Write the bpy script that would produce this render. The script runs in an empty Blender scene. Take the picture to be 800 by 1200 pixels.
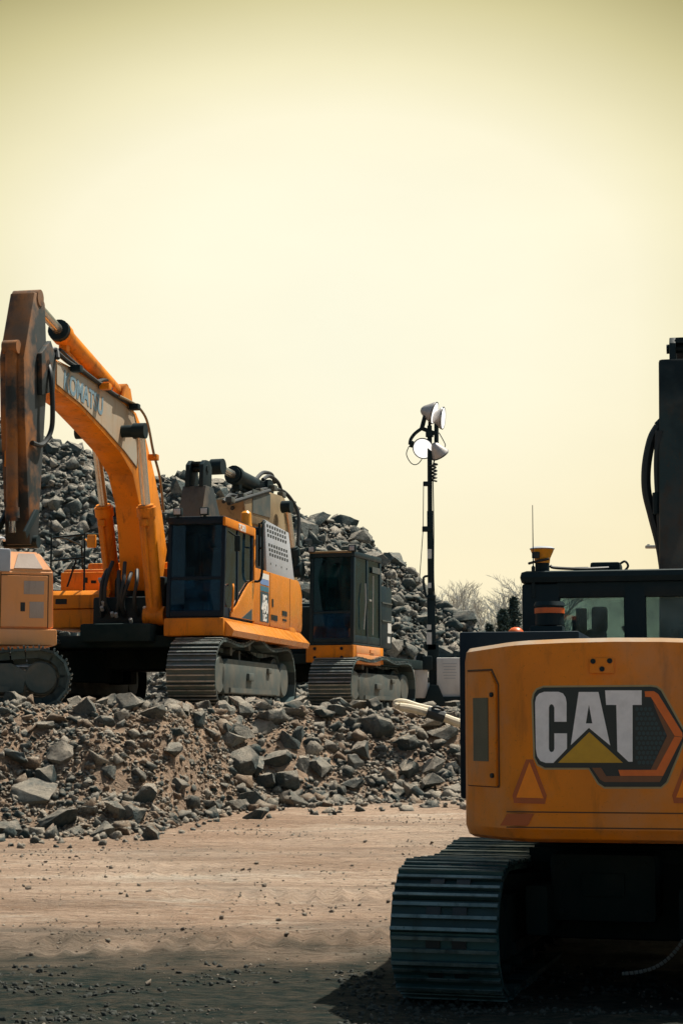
import bpy, bmesh, math, random
from mathutils import Vector, Matrix, noise
R = math.radians
random.seed(11)
C = bpy.context.scene.collection
sc = bpy.context.scene

# ------------------------------------------------------------------ camera
F = 2200.0                      # focal length in pixels of the 800x1200 photograph
HZ = 845.0                      # horizon row
TH = math.atan((HZ - 600.0) / F)
EYE = Vector((0, 0, 1.8))
cd = bpy.data.cameras.new('camera')
cam = bpy.data.objects.new('camera', cd)
C.objects.link(cam)
cam.location = EYE
cam.rotation_euler = (R(90) + TH, 0, 0)
cd.sensor_fit = 'VERTICAL'
cd.sensor_height = 36
cd.sensor_width = 24
cd.lens = F / 1200 * 36
cd.clip_start = 0.1
cd.clip_end = 3000
sc.camera = cam

# ------------------------------------------------------------------ sky and sun
EXPO = 0.46
SKY_GLOW = 1.0 / 2 ** EXPO
SUN_EL, SUN_AZ = R(62), R(38)    # azimuth measured from +X towards +Y
w = bpy.data.worlds.new('World')
sc.world = w
w.use_nodes = True
nt = w.node_tree
nt.nodes.clear()


def wn(t, **k):
    n = nt.nodes.new(t)
    for a, b in k.items():
        setattr(n, a, b)
    return n


out = wn('ShaderNodeOutputWorld')
sky = wn('ShaderNodeTexSky', sky_type='NISHITA', sun_disc=False)
sky.sun_elevation = SUN_EL
sky.sun_rotation = R(90) - SUN_AZ
sky.air_density = 1.2
sky.dust_density = 4.0
tint = wn('ShaderNodeMix', data_type='RGBA', blend_type='MULTIPLY')
tint.inputs[0].default_value = 1.0
tint.inputs[7].default_value = (0.84, 1.0, 0.95, 1)
nt.links.new(sky.outputs[0], tint.inputs[6])
b1 = wn('ShaderNodeBackground')
b1.inputs[1].default_value = 0.060
nt.links.new(tint.outputs[2], b1.inputs[0])
# bright dusty glow of the air low in the sky ahead
def wmath(op, a, b=None):
    n = wn('ShaderNodeMath', operation=op)
    for i, v in ((0, a), (1, b)):
        if v is None:
            continue
        if isinstance(v, (int, float)):
            n.inputs[i].default_value = v
        else:
            nt.links.new(v, n.inputs[i])
    return n.outputs[0]


tc = wn('ShaderNodeTexCoord')
nrm = wn('ShaderNodeVectorMath', operation='NORMALIZE')
nt.links.new(tc.outputs['Generated'], nrm.inputs[0])
sep = wn('ShaderNodeSeparateXYZ')
nt.links.new(nrm.outputs[0], sep.inputs[0])
elev = wmath('MULTIPLY', wmath('ARCSINE', sep.outputs[2]), 180 / math.pi)
azim = wmath('MULTIPLY', wmath('ARCTAN2', sep.outputs[0], sep.outputs[1]), 180 / math.pi)
hi_ = wmath('MAXIMUM', wmath('SUBTRACT', elev, 13.3), 0.0)
az_ = wmath('MULTIPLY', azim, 0.56)
dist = wmath('SQRT', wmath('ADD', wmath('MULTIPLY', hi_, hi_), wmath('MULTIPLY', az_, az_)))
ramp = wn('ShaderNodeValToRGB')
e = ramp.color_ramp.elements
e[0].position = 0.0
e[0].color = (1.0, 0.965, 0.755, 1)
e[1].position = 1.0
e[1].color = (0.13, 0.14, 0.11, 1)
for p, c in ((3.0, (1.0, 0.955, 0.735)), (5.0, (0.985, 0.925, 0.685)), (6.5, (0.89, 0.825, 0.545)),
             (8.5, (0.68, 0.62, 0.34)), (10.0, (0.48, 0.43, 0.205)), (12.0, (0.30, 0.265, 0.115)), (14.0, (0.20, 0.19, 0.10))):
    n = ramp.color_ramp.elements.new(p / 40)
    n.color = (*c, 1)
nt.links.new(wmath('DIVIDE', dist, 40.0), ramp.inputs[0])
lowm = wn('ShaderNodeMapRange', interpolation_type='SMOOTHSTEP')
for i_, v_ in ((1, 2.0), (2, 12.0), (3, 0.72), (4, 0.0)):
    lowm.inputs[i_].default_value = v_
nt.links.new(elev, lowm.inputs[0])
low = wn('ShaderNodeMix', data_type='RGBA', blend_type='MULTIPLY')
nt.links.new(lowm.outputs[0], low.inputs[0])
nt.links.new(ramp.outputs[0], low.inputs[6])
low.inputs[7].default_value = (0.975, 0.87, 0.70, 1)
b2 = wn('ShaderNodeBackground')
b2.inputs[1].default_value = SKY_GLOW
hz_n = wn('ShaderNodeTexNoise')
hz_n.inputs['Scale'].default_value = 5.0
hz_n.inputs['Detail'].default_value = 6.0
hz_m = wn('ShaderNodeMapping')
hz_m.inputs['Scale'].default_value = (1.0, 1.0, 2.6)
nt.links.new(nrm.outputs[0], hz_m.inputs[0])
nt.links.new(hz_m.outputs[0], hz_n.inputs['Vector'])
hz_r = wn('ShaderNodeMapRange')
for i_, v_ in ((1, 0.3), (2, 0.7), (3, 0.972), (4, 1.028)):
    hz_r.inputs[i_].default_value = v_
nt.links.new(hz_n.outputs[0], hz_r.inputs[0])
uneven = wn('ShaderNodeMix', data_type='RGBA', blend_type='MULTIPLY')
uneven.inputs[0].default_value = 1.0
nt.links.new(low.outputs[2], uneven.inputs[6])
nt.links.new(hz_r.outputs[0], uneven.inputs[7])
nt.links.new(uneven.outputs[2], b2.inputs[0])
fr = wn('ShaderNodeMapRange', interpolation_type='SMOOTHSTEP')
fr.inputs[1].default_value = 13
fr.inputs[2].default_value = 34
fr.inputs[3].default_value = 1.0
fr.inputs[4].default_value = 0.0
nt.links.new(dist, fr.inputs[0])
mx = wn('ShaderNodeMixShader')
nt.links.new(fr.outputs[0], mx.inputs[0])
nt.links.new(b1.outputs[0], mx.inputs[1])
nt.links.new(b2.outputs[0], mx.inputs[2])
nt.links.new(mx.outputs[0], out.inputs[0])

sl = bpy.data.lights.new('sun', 'SUN')
sl.energy = 5.0
sl.angle = R(0.5)
sl.color = (1.0, 0.92, 0.80)
so = bpy.data.objects.new('sun', sl)
C.objects.link(so)
sd = Vector((math.cos(SUN_AZ) * math.cos(SUN_EL), math.sin(SUN_AZ) * math.cos(SUN_EL), math.sin(SUN_EL)))
so.rotation_euler = sd.to_track_quat('Z', 'Y').to_euler()
so.location = (30, 0, 40)

sc.view_settings.view_transform = 'Standard'
sc.view_settings.look = 'None'
sc.view_settings.gamma = 1
sc.view_settings.exposure = EXPO
sc.view_settings.use_curve_mapping = False


# ------------------------------------------------------------------ helpers: pixels to points
def ray(px, py):
    u, v = (px - 400) / F, (600 - py) / F
    return Vector((u, math.cos(TH) - v * math.sin(TH), math.sin(TH) + v * math.cos(TH)))


def P(px, py, Y):
    d = ray(px, py)
    return EYE + d * (Y / d.y)


class Frame:
    """a machine's own axes: x right, y forward, z up"""
    def __init__(s, x, y, z, rot):
        s.loc, s.rot = Vector((x, y, z)), R(rot)
        s.m = Matrix.Translation(s.loc) @ Matrix.Rotation(s.rot, 4, 'Z')
        s.i = s.m.inverted()

    def hit(s, px, py, ax, val):
        o, d = s.i @ EYE, s.i.to_3x3() @ ray(px, py)
        return o + d * ((val - o[ax]) / d[ax])


# ------------------------------------------------------------------ helpers: materials
def new_mat(name):
    m = bpy.data.materials.new(name)
    m.use_nodes = True
    t = m.node_tree
    return m, t, t.nodes['Principled BSDF']


def node(t, typ, **k):
    n = t.nodes.new(typ)
    for a, b in k.items():
        setattr(n, a, b)
    return n


def noise_fac(t, scale, lo, hi, detail=5, co=None, rough=0.6, stretch=None):
    if co is None:
        co = node(t, 'ShaderNodeTexCoord').outputs['Object']
    if stretch:
        mp = node(t, 'ShaderNodeMapping')
        mp.inputs['Scale'].default_value = stretch
        t.links.new(co, mp.inputs[0])
        co = mp.outputs[0]
    n = node(t, 'ShaderNodeTexNoise')
    n.inputs['Scale'].default_value = scale
    n.inputs['Detail'].default_value = detail
    n.inputs['Roughness'].default_value = rough
    t.links.new(co, n.inputs['Vector'])
    r = node(t, 'ShaderNodeMapRange')
    r.inputs[1].default_value = lo
    r.inputs[2].default_value = hi
    t.links.new(n.outputs[0], r.inputs[0])
    return r.outputs[0]


def mixc(t, fac, a, b):
    m = node(t, 'ShaderNodeMix', data_type='RGBA')
    for i, v in ((0, fac), (6, a), (7, b)):
        if hasattr(v, 'links'):
            t.links.new(v, m.inputs[i])
        elif i == 0:
            m.inputs[0].default_value = v
        else:
            m.inputs[i].default_value = (*v, 1)
    return m.outputs[2]


def scaled(t, s, k):
    n = node(t, 'ShaderNodeMath', operation='MULTIPLY')
    t.links.new(s, n.inputs[0])
    n.inputs[1].default_value = k
    return n.outputs[0]


def bump(t, bs, h, strength=0.3, dist=0.02):
    b = node(t, 'ShaderNodeBump')
    b.inputs['Strength'].default_value = strength
    b.inputs['Distance'].default_value = dist
    t.links.new(h, b.inputs['Height'])
    t.links.new(b.outputs[0], bs.inputs['Normal'])


def paint(name, col, dirt=(0.16, 0.11, 0.07), amt=0.5, rough=0.42, metallic=0.0, streak=0.35, scale=1.6, grime=None, spec=0.5):
    m, t, bs = new_mat(name)
    c = mixc(t, scaled(t, noise_fac(t, scale, 0.42, 0.75), amt), col, dirt)
    c = mixc(t, scaled(t, noise_fac(t, 9, 0.55, 0.72, stretch=(1, 1, 0.18)), streak), c, tuple(x * 0.45 for x in dirt))
    c = mixc(t, scaled(t, noise_fac(t, 60, 0.60, 0.70), streak), c, tuple(x * 0.6 for x in dirt))
    if grime:
        c = mixc(t, noise_fac(t, grime[1], grime[2], grime[3]), c, grime[0])
    t.links.new(c, bs.inputs['Base Color'])
    rr = node(t, 'ShaderNodeMapRange')
    rr.inputs[3].default_value = rough - 0.1
    rr.inputs[4].default_value = rough + 0.2
    t.links.new(noise_fac(t, 4, 0.3, 0.7), rr.inputs[0])
    t.links.new(rr.outputs[0], bs.inputs['Roughness'])
    bs.inputs['Metallic'].default_value = metallic
    bs.inputs['Specular IOR Level'].default_value = spec
    bump(t, bs, noise_fac(t, 35, 0.2, 0.8), 0.12, 0.006)
    return m


def plain(name, col, rough=0.5, metallic=0.0, emit=0.0):
    m, t, bs = new_mat(name)
    c = mixc(t, scaled(t, noise_fac(t, 14, 0.4, 0.75), 0.35), col, tuple(x * 0.55 + 0.01 for x in col))
    t.links.new(c, bs.inputs['Base Color'])
    bs.inputs['Roughness'].default_value = rough
    bs.inputs['Metallic'].default_value = metallic
    if emit:
        bs.inputs['Emission Color'].default_value = (1, 0.98, 0.93, 1)
        bs.inputs['Emission Strength'].default_value = emit
    return m


def glass(name, tintc, refl=0.9, film=(0.10, 0.17, 0.19), famt=0.16):
    m, t, bs = new_mat(name)
    t.nodes.remove(bs)
    o = t.nodes['Material Output']
    tr = node(t, 'ShaderNodeBsdfTransparent')
    tr.inputs[0].default_value = (*tintc, 1)
    gl = node(t, 'ShaderNodeBsdfGlossy')
    gl.inputs[0].default_value = (refl, refl, refl, 1)
    gl.inputs[1].default_value = 0.03
    fz = node(t, 'ShaderNodeFresnel')
    fz.inputs[0].default_value = 1.5
    mxs = node(t, 'ShaderNodeMixShader')
    t.links.new(fz.outputs[0], mxs.inputs[0])
    t.links.new(tr.outputs[0], mxs.inputs[1])
    t.links.new(gl.outputs[0], mxs.inputs[2])
    df = node(t, 'ShaderNodeBsdfDiffuse')           # dusty film, tinted to stand for reflected sky
    df.inputs[0].default_value = (*film, 1)
    m2 = node(t, 'ShaderNodeMixShader')
    t.links.new(scaled(t, noise_fac(t, 3, 0.3, 0.8), famt), m2.inputs[0])
    t.links.new(mxs.outputs[0], m2.inputs[1])
    t.links.new(df.outputs[0], m2.inputs[2])
    t.links.new(m2.outputs[0], o.inputs[0])
    return m


M = {}
M['cat'] = paint('orange_yellow_paint', (0.82, 0.235, 0.006), dirt=(0.42, 0.14, 0.02), amt=0.5, rough=0.42, streak=0.45, spec=0.3,
                 grime=((0.42, 0.29, 0.18), 1.3, 0.48, 0.95))
M['kom'] = paint('deep_orange_paint', (0.78, 0.235, 0.004), dirt=(0.26, 0.10, 0.025), amt=0.65, rough=0.45, streak=0.6, spec=0.3)
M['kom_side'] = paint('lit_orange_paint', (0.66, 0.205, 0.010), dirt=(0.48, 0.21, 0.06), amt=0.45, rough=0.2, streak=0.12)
M['pale'] = paint('dusty_pale_orange_paint', (0.80, 0.33, 0.105), dirt=(0.64, 0.33, 0.18), amt=0.7, rough=0.5, streak=0.15)
M['palegrey'] = paint('dusty_mesh_grey', (0.42, 0.33, 0.27), dirt=(0.3, 0.22, 0.17), amt=0.5)
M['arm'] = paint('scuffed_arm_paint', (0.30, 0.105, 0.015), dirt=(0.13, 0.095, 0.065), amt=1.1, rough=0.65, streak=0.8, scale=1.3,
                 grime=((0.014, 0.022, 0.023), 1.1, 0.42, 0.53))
M['arm_dark'] = paint('grimy_dark_arm_paint', (0.095, 0.085, 0.062), dirt=(0.20, 0.11, 0.05), amt=0.7, rough=0.6, streak=0.6, scale=0.8,
                      grime=((0.012, 0.022, 0.024), 0.8, 0.46, 0.6))
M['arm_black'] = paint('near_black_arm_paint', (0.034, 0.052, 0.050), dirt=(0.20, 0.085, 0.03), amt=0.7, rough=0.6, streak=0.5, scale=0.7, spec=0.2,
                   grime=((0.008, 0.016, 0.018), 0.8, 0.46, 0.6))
M['boomtan'] = paint('worn_tan_boom_paint', (0.29, 0.21, 0.11), dirt=(0.10, 0.075, 0.05), amt=0.6, rough=0.55, streak=0.6)
M['boomgrey'] = paint('weathered_grey_panel', (0.36, 0.32, 0.25), dirt=(0.55, 0.25, 0.05), amt=0.4, rough=0.6, streak=0.35, scale=1.3)
M['black'] = paint('black_paint', (0.006, 0.018, 0.022), dirt=(0.03, 0.042, 0.042), amt=0.25, rough=0.5, streak=0.15, spec=0.22)
M['navy'] = paint('dark_navy_paint', (0.004, 0.014, 0.026), dirt=(0.02, 0.034, 0.045), amt=0.25, rough=0.5, streak=0.1, spec=0.2)
M['cabdark'] = paint('dark_teal_paint', (0.004, 0.020, 0.028), dirt=(0.026, 0.048, 0.056), amt=0.3, rough=0.4, streak=0.25, spec=0.3)
M['shoe'] = paint('worn_track_steel', (0.048, 0.082, 0.085), dirt=(0.13, 0.12, 0.10), amt=0.55, rough=0.55, metallic=0.35, streak=0.5, scale=3)
M['shoe_dark'] = paint('dark_track_steel', (0.022, 0.066, 0.070), dirt=(0.05, 0.07, 0.062), amt=0.45, rough=0.5, metallic=0.2, streak=0.4, scale=4, spec=0.35)
M['worn_lit'] = paint('lit_worn_grouser_edge', (0.36, 0.39, 0.37), dirt=(0.10, 0.12, 0.11), amt=0.8, rough=0.38, metallic=0.6, streak=0.6, scale=5)  # worn tips with lit-edge brightness put into the colour
M['worn_lit_dark'] = paint('lit_worn_dark_grouser_edge', (0.16, 0.22, 0.22), dirt=(0.03, 0.06, 0.06), amt=0.9, rough=0.4, metallic=0.5, streak=0.7, scale=6)
M['dusttop'] = paint('dust_on_paint', (0.48, 0.36, 0.25), dirt=(0.62, 0.26, 0.03), amt=0.6, rough=0.8, streak=0.1, scale=4)
M['under'] = paint('dusty_undercarriage', (0.055, 0.075, 0.07), dirt=(0.17, 0.14, 0.10), amt=0.7, rough=0.7, streak=0.4, scale=2.5)
M['underdark'] = paint('shaded_undercarriage', (0.008, 0.020, 0.021), dirt=(0.040, 0.050, 0.046), amt=0.6, rough=0.8, spec=0.1)  # near-black copy, the shade under the machines put into its colour
M['chrome'] = plain('chrome_rod', (0.62, 0.60, 0.54), 0.25, 0.85)
M['rubber'] = plain('black_rubber', (0.010, 0.016, 0.018), 0.55)
M['steel'] = plain('bare_steel', (0.42, 0.42, 0.39), 0.45, 0.3)
M['panel'] = paint('light_grey_panel', (0.40, 0.43, 0.47), dirt=(0.30, 0.28, 0.26), amt=0.3, streak=0.1)
M['white'] = paint('dusty_white_paint', (0.70, 0.69, 0.66), dirt=(0.45, 0.42, 0.38), amt=0.4, streak=0.15)
M['sticker'] = plain('white_sticker', (0.72, 0.72, 0.68), 0.5)
M['letter'] = plain('silver_letter', (0.84, 0.83, 0.84), 0.4)
M['badge'] = plain('badge_dark', (0.006, 0.020, 0.024), 0.35)
M['gold'] = plain('badge_gold', (0.58, 0.33, 0.015), 0.4)
M['trim'] = plain('badge_edge', (0.38, 0.30, 0.14), 0.4)
M['chev'] = plain('chevron_orange', (0.75, 0.16, 0.02), 0.35)
M['bronze'] = plain('chevron_bronze', (0.19, 0.075, 0.03), 0.35)
M['hexm'] = plain('badge_hexagons', (0.012, 0.05, 0.062), 0.4)
M['reflector'] = plain('orange_reflector', (1.0, 0.27, 0.0), 0.5)
M['reflector_dark'] = plain('red_reflector', (0.42, 0.085, 0.012), 0.3)
M['vent'] = paint('vent_mesh', (0.085, 0.095, 0.06), amt=0.2)
M['groove'] = plain('groove_dark', (0.10, 0.05, 0.015), 0.7)
M['amber'] = plain('amber_plastic', (0.80, 0.30, 0.01), 0.3)
M['orangered'] = plain('orange_red_plastic', (0.75, 0.13, 0.02), 0.4)
M['decal_navy'] = plain('decal_teal', (0.010, 0.045, 0.075), 0.35)
M['decal_blue'] = plain('decal_blue', (0.16, 0.28, 0.55), 0.35)
M['decal_teal'] = plain('decal_bluegreen', (0.03, 0.16, 0.24), 0.35)
M['boomtext'] = plain('faded_blue_lettering', (0.17, 0.27, 0.33), 0.5)
M['glass'] = glass('blue_cab_glass', (0.26, 0.46, 0.55), 0.9, (0.04, 0.13, 0.21), 0.2)
M['glassdark'] = glass('dark_cab_glass', (0.30, 0.52, 0.54), 0.9, (0.02, 0.11, 0.14), 0.24)
M['clear'] = glass('clear_cab_glass', (0.66, 0.76, 0.77), 0.9, (0.30, 0.38, 0.37), 0.55)
M['glassblue'] = glass('blue_lower_glass', (0.10, 0.22, 0.34), 0.9, (0.02, 0.10, 0.20), 0.55)
M['seat'] = plain('black_seat_fabric', (0.010, 0.018, 0.020), 0.8)
M['lens'] = plain('lamp_lens', (0.85, 0.85, 0.82), 0.2, 0, 0.75)
M['lamp_shell'] = plain('lamp_reflector_shell', (0.48, 0.45, 0.43), 0.4, 0.3)
M['pipe'] = plain('pale_pipe', (0.62, 0.53, 0.38), 0.6)


for k_ in ('shoe', 'shoe_dark'):
    t_ = M[k_].node_tree
    b_ = t_.nodes['Principled BSDF']
    src = b_.inputs['Base Color'].links[0].from_socket
    g_ = node(t_, 'ShaderNodeNewGeometry')
    r_ = node(t_, 'ShaderNodeMapRange')
    r_.inputs[3].default_value = 0.45
    r_.inputs[4].default_value = 1.7
    t_.links.new(g_.outputs['Random Per Island'], r_.inputs[0])
    mm = node(t_, 'ShaderNodeMix', data_type='RGBA', blend_type='MULTIPLY')
    mm.inputs[0].default_value = 1
    t_.links.new(src, mm.inputs[6])
    t_.links.new(r_.outputs[0], mm.inputs[7])
    t_.links.new(mm.outputs[2], b_.inputs['Base Color'])


# ------------------------------------------------------------------ helpers: meshes
def bx(bm, c, s, bev=0.0, mat=None, mi=0, seg=2):
    mt = Matrix.Translation(Vector(c)) @ Matrix.Diagonal((*s, 1))
    if mat is not None:
        mt = mat @ mt
    n0 = set(bm.faces)
    g = bmesh.ops.create_cube(bm, size=1, matrix=mt)
    if bev:
        es = list({e for v in g['verts'] for e in v.link_edges})
        bmesh.ops.bevel(bm, geom=es, offset=bev, segments=seg, affect='EDGES', profile=0.6)
    if mi:
        for f in bm.faces:
            if f not in n0:
                f.material_index = mi


def b2b(bm, a, b, bev=0.0, mat=None, mi=0):
    a, b = Vector(a), Vector(b)
    bx(bm, (a + b) / 2, [abs(x) for x in (b - a)], bev, mat, mi)


def prism(bm, pts, ax, t0, t1, bev=0.0, mat=None, mi=0, t0pts=None):
    """polygon pts in the two other axes, extruded along axis ax from t0 to t1"""
    def mk(p, t):
        q = list(p)
        q.insert(ax, t)
        v = Vector(q)
        return mat @ v if mat is not None else v
    n0 = set(bm.faces)
    a = [bm.verts.new(mk(p, t0)) for p in pts]
    b = [bm.verts.new(mk(p, t1)) for p in (t0pts or pts)]
    fs = [bm.faces.new(a), bm.faces.new(b[::-1])]
    n = len(pts)
    for i in range(n):
        fs.append(bm.faces.new((a[i], b[i], b[(i + 1) % n], a[(i + 1) % n])))
    bmesh.ops.recalc_face_normals(bm, faces=fs)
    if bev:
        es = list({e for f in fs for e in f.edges})
        bmesh.ops.bevel(bm, geom=es, offset=bev, segments=2, affect='EDGES', profile=0.6)
    if mi:
        for f in bm.faces:
            if f not in n0:
                f.material_index = mi


def tube(bm, pts, r, n=8, mat=None, caps=True, mi=0):
    pts = [Vector(p) for p in pts]
    rs = r if isinstance(r, (list, tuple)) else [r] * len(pts)
    if mat is not None:
        pts = [mat @ p for p in pts]
    rings = []
    up = Vector((0.13, 0.27, 0.95))
    for i, p in enumerate(pts):
        t = (pts[min(i + 1, len(pts) - 1)] - pts[max(i - 1, 0)]).normalized()
        a = t.cross(up)
        if a.length < 0.05:
            a = t.cross(Vector((1, 0, 0)))
        a.normalize()
        b = t.cross(a)
        up = b if abs(b.dot(up)) > 0.2 and b.dot(up) > 0 else (-b if b.dot(up) < -0.2 else up)
        a = t.cross(up).normalized()
        b = t.cross(a)
        rings.append([bm.verts.new(p + (a * math.cos(2 * math.pi * k / n) + b * math.sin(2 * math.pi * k / n)) * rs[i]) for k in range(n)])
    fs = []
    for i in range(len(rings) - 1):
        for k in range(n):
            fs.append(bm.faces.new((rings[i][k], rings[i][(k + 1) % n], rings[i + 1][(k + 1) % n], rings[i + 1][k])))
    if caps:
        fs.append(bm.faces.new(rings[0][::-1]))
        fs.append(bm.faces.new(rings[-1]))
    bmesh.ops.recalc_face_normals(bm, faces=fs)
    for f in fs:
        f.material_index = mi


def smooth_path(pts, n=8):
    pts = [Vector(p) for p in pts]
    o = []
    for i in range(len(pts) - 1):
        p0, p1, p2, p3 = pts[max(i - 1, 0)], pts[i], pts[i + 1], pts[min(i + 2, len(pts) - 1)]
        for k in range(n):
            t = k / n
            o.append(0.5 * ((2 * p1) + (p2 - p0) * t + (2 * p0 - 5 * p1 + 4 * p2 - p3) * t * t + (3 * p1 - p0 - 3 * p2 + p3) * t ** 3))
    o.append(pts[-1])
    return o


def NB():
    return bmesh.new()


def obj(name, bm, mats, parent=None, angle=35):
    me = bpy.data.meshes.new(name)
    bm.to_mesh(me)
    bm.free()
    for m in (mats if isinstance(mats, (list, tuple)) else [mats]):
        me.materials.append(M[m] if isinstance(m, str) else m)
    if angle:
        me.polygons.foreach_set('use_smooth', [True] * len(me.polygons))
        me.set_sharp_from_angle(angle=R(angle))
    o = bpy.data.objects.new(name, me)
    C.objects.link(o)
    if parent:
        o.parent = parent
    return o


def tag(o, label=None, cat=None, group=None, kind=None):
    if label:
        o['label'] = label
    if cat:
        o['category'] = cat
    if group:
        o['group'] = group
    if kind:
        o['kind'] = kind
    return o


def thing(name, label, cat, loc=(0, 0, 0), rot=0.0, group=None):
    o = bpy.data.objects.new(name, None)
    o.empty_display_size = 0.3
    C.objects.link(o)
    o.location = loc
    o.rotation_euler = (0, 0, rot)
    return tag(o, label, cat, group)


_font_cache = {}


def text_bm(bm, body, size, origin, right, up, bold=0.0, depth=0.004, sx=1.0, mi=0, center=True):
    """lettering laid on a plane; origin is the centre of the word"""
    cu = bpy.data.curves.new('lettering', 'FONT')
    cu.body = body
    cu.size = size
    cu.offset = bold
    cu.extrude = depth / 2
    cu.align_x = 'CENTER'
    cu.align_y = 'CENTER'
    o = bpy.data.objects.new('lettering', cu)
    C.objects.link(o)
    dg_ = bpy.context.evaluated_depsgraph_get()
    me = bpy.data.meshes.new_from_object(o.evaluated_get(dg_))
    right, up = Vector(right).normalized(), Vector(up).normalized()
    nn = right.cross(up)
    mt = Matrix(((right.x * sx, up.x, nn.x, origin[0]), (right.y * sx, up.y, nn.y, origin[1]), (right.z * sx, up.z, nn.z, origin[2]), (0, 0, 0, 1)))
    me.transform(mt)
    n0 = len(bm.faces)
    bm.from_mesh(me)
    bm.faces.ensure_lookup_table()
    for f in bm.faces[n0:]:
        f.material_index = mi
    bpy.data.objects.remove(o)
    bpy.data.curves.remove(cu)
    bpy.data.meshes.remove(me)


# ------------------------------------------------------------------ terrain height
def lerp_table(tab, x):
    if x <= tab[0][0]:
        return tab[0][1]
    for (a, va), (b, vb) in zip(tab, tab[1:]):
        if x <= b:
            return va + (vb - va) * (x - a) / (b - a)
    return tab[-1][1]


def sstep(a, b, x):
    t = min(1, max(0, (x - a) / (b - a)))
    return t * t * (3 - 2 * t)


BASE_Y = [(-30, 18.0), (-8, 20.6), (-4.2, 21.7), (-2.2, 22.8), (-1.3, 25.0), (0, 26.0), (1.6, 26.6), (5, 27.5), (30, 31)]


def bank_base(x):
    return lerp_table(BASE_Y, x) + 0.35 * noise.noise((x * 0.9, 3.1, 0))


def road(x, y):
    z = 0.055 * max(0, min(y, 60) - 13.5) if y < 60 else 2.5
    return z


def fbm(x, y, s, o=4):
    return noise.fractal((x * s, y * s, 0.7), 0.9, 2.0, o)


def ground_z(x, y):
    by = bank_base(x)
    wd = 2.5
    t = (y - by) / wd
    z0 = road(x, min(y, by))
    n = 0.03 * fbm(x * 0.6, y, 0.9) + 0.012 * fbm(x, y * 1.6, 4.0)
    # rutted wheel lines across the haul road
    n += 0.025 * math.sin(y * 2.6 + 0.5 * fbm(x * 0.15, y, 0.8) * 3 + x * 0.12) * sstep(13, 15, y) * (1 - sstep(20, 22, y))
    n += 0.05 * max(0, fbm(x + 9, y, 1.9)) * (1 - sstep(12.5, 14.5, y))
    for yb_, sl_, ph in ((15.1, 0.10, 0.0), (17.3, 0.10, 1.3), (19.2, -0.06, 0.4)):      # crawler prints pressed into the dirt
        dd = abs(y - yb_ - sl_ * x - 0.25 * noise.noise((x * 0.25, yb_, 0)))
        if dd < 0.34:
            k = max(0, 0.5 + 1.3 * noise.noise((x * 0.5, y * 0.5, yb_)))
            n += min(k, 1) * (0.040 * max(-0.4, math.sin(x * 2 * math.pi / 0.24 + ph)) - 0.018)
    if t <= 0:
        return z0 + n
    top = 1.97 + 0.10 * fbm(x + 5, y, 0.5)
    s = sstep(0, 1, t)
    lump = 0.20 * fbm(x, y, 1.1) * math.sin(math.pi * min(1, t)) if t < 1 else 0
    far = 1.97
    zt = top if t < 3 else far
    return z0 * (1 - s) + zt * s + lump + n * 0.8


def on_ground(px, py, y0=9.0, y1=40.0):
    d = ray(px, py)
    y = y0
    while y < y1:
        p = EYE + d * (y / d.y)
        if p.z <= ground_z(p.x, y):
            return Vector((p.x, y, ground_z(p.x, y)))
        y += 0.04
    return None


def axis(segs):
    o = []
    for a, b, st in segs:
        n = max(1, round((b - a) / st))
        o += [a + (b - a) * i / n for i in range(n)]
    return o + [segs[-1][1]]


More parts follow.
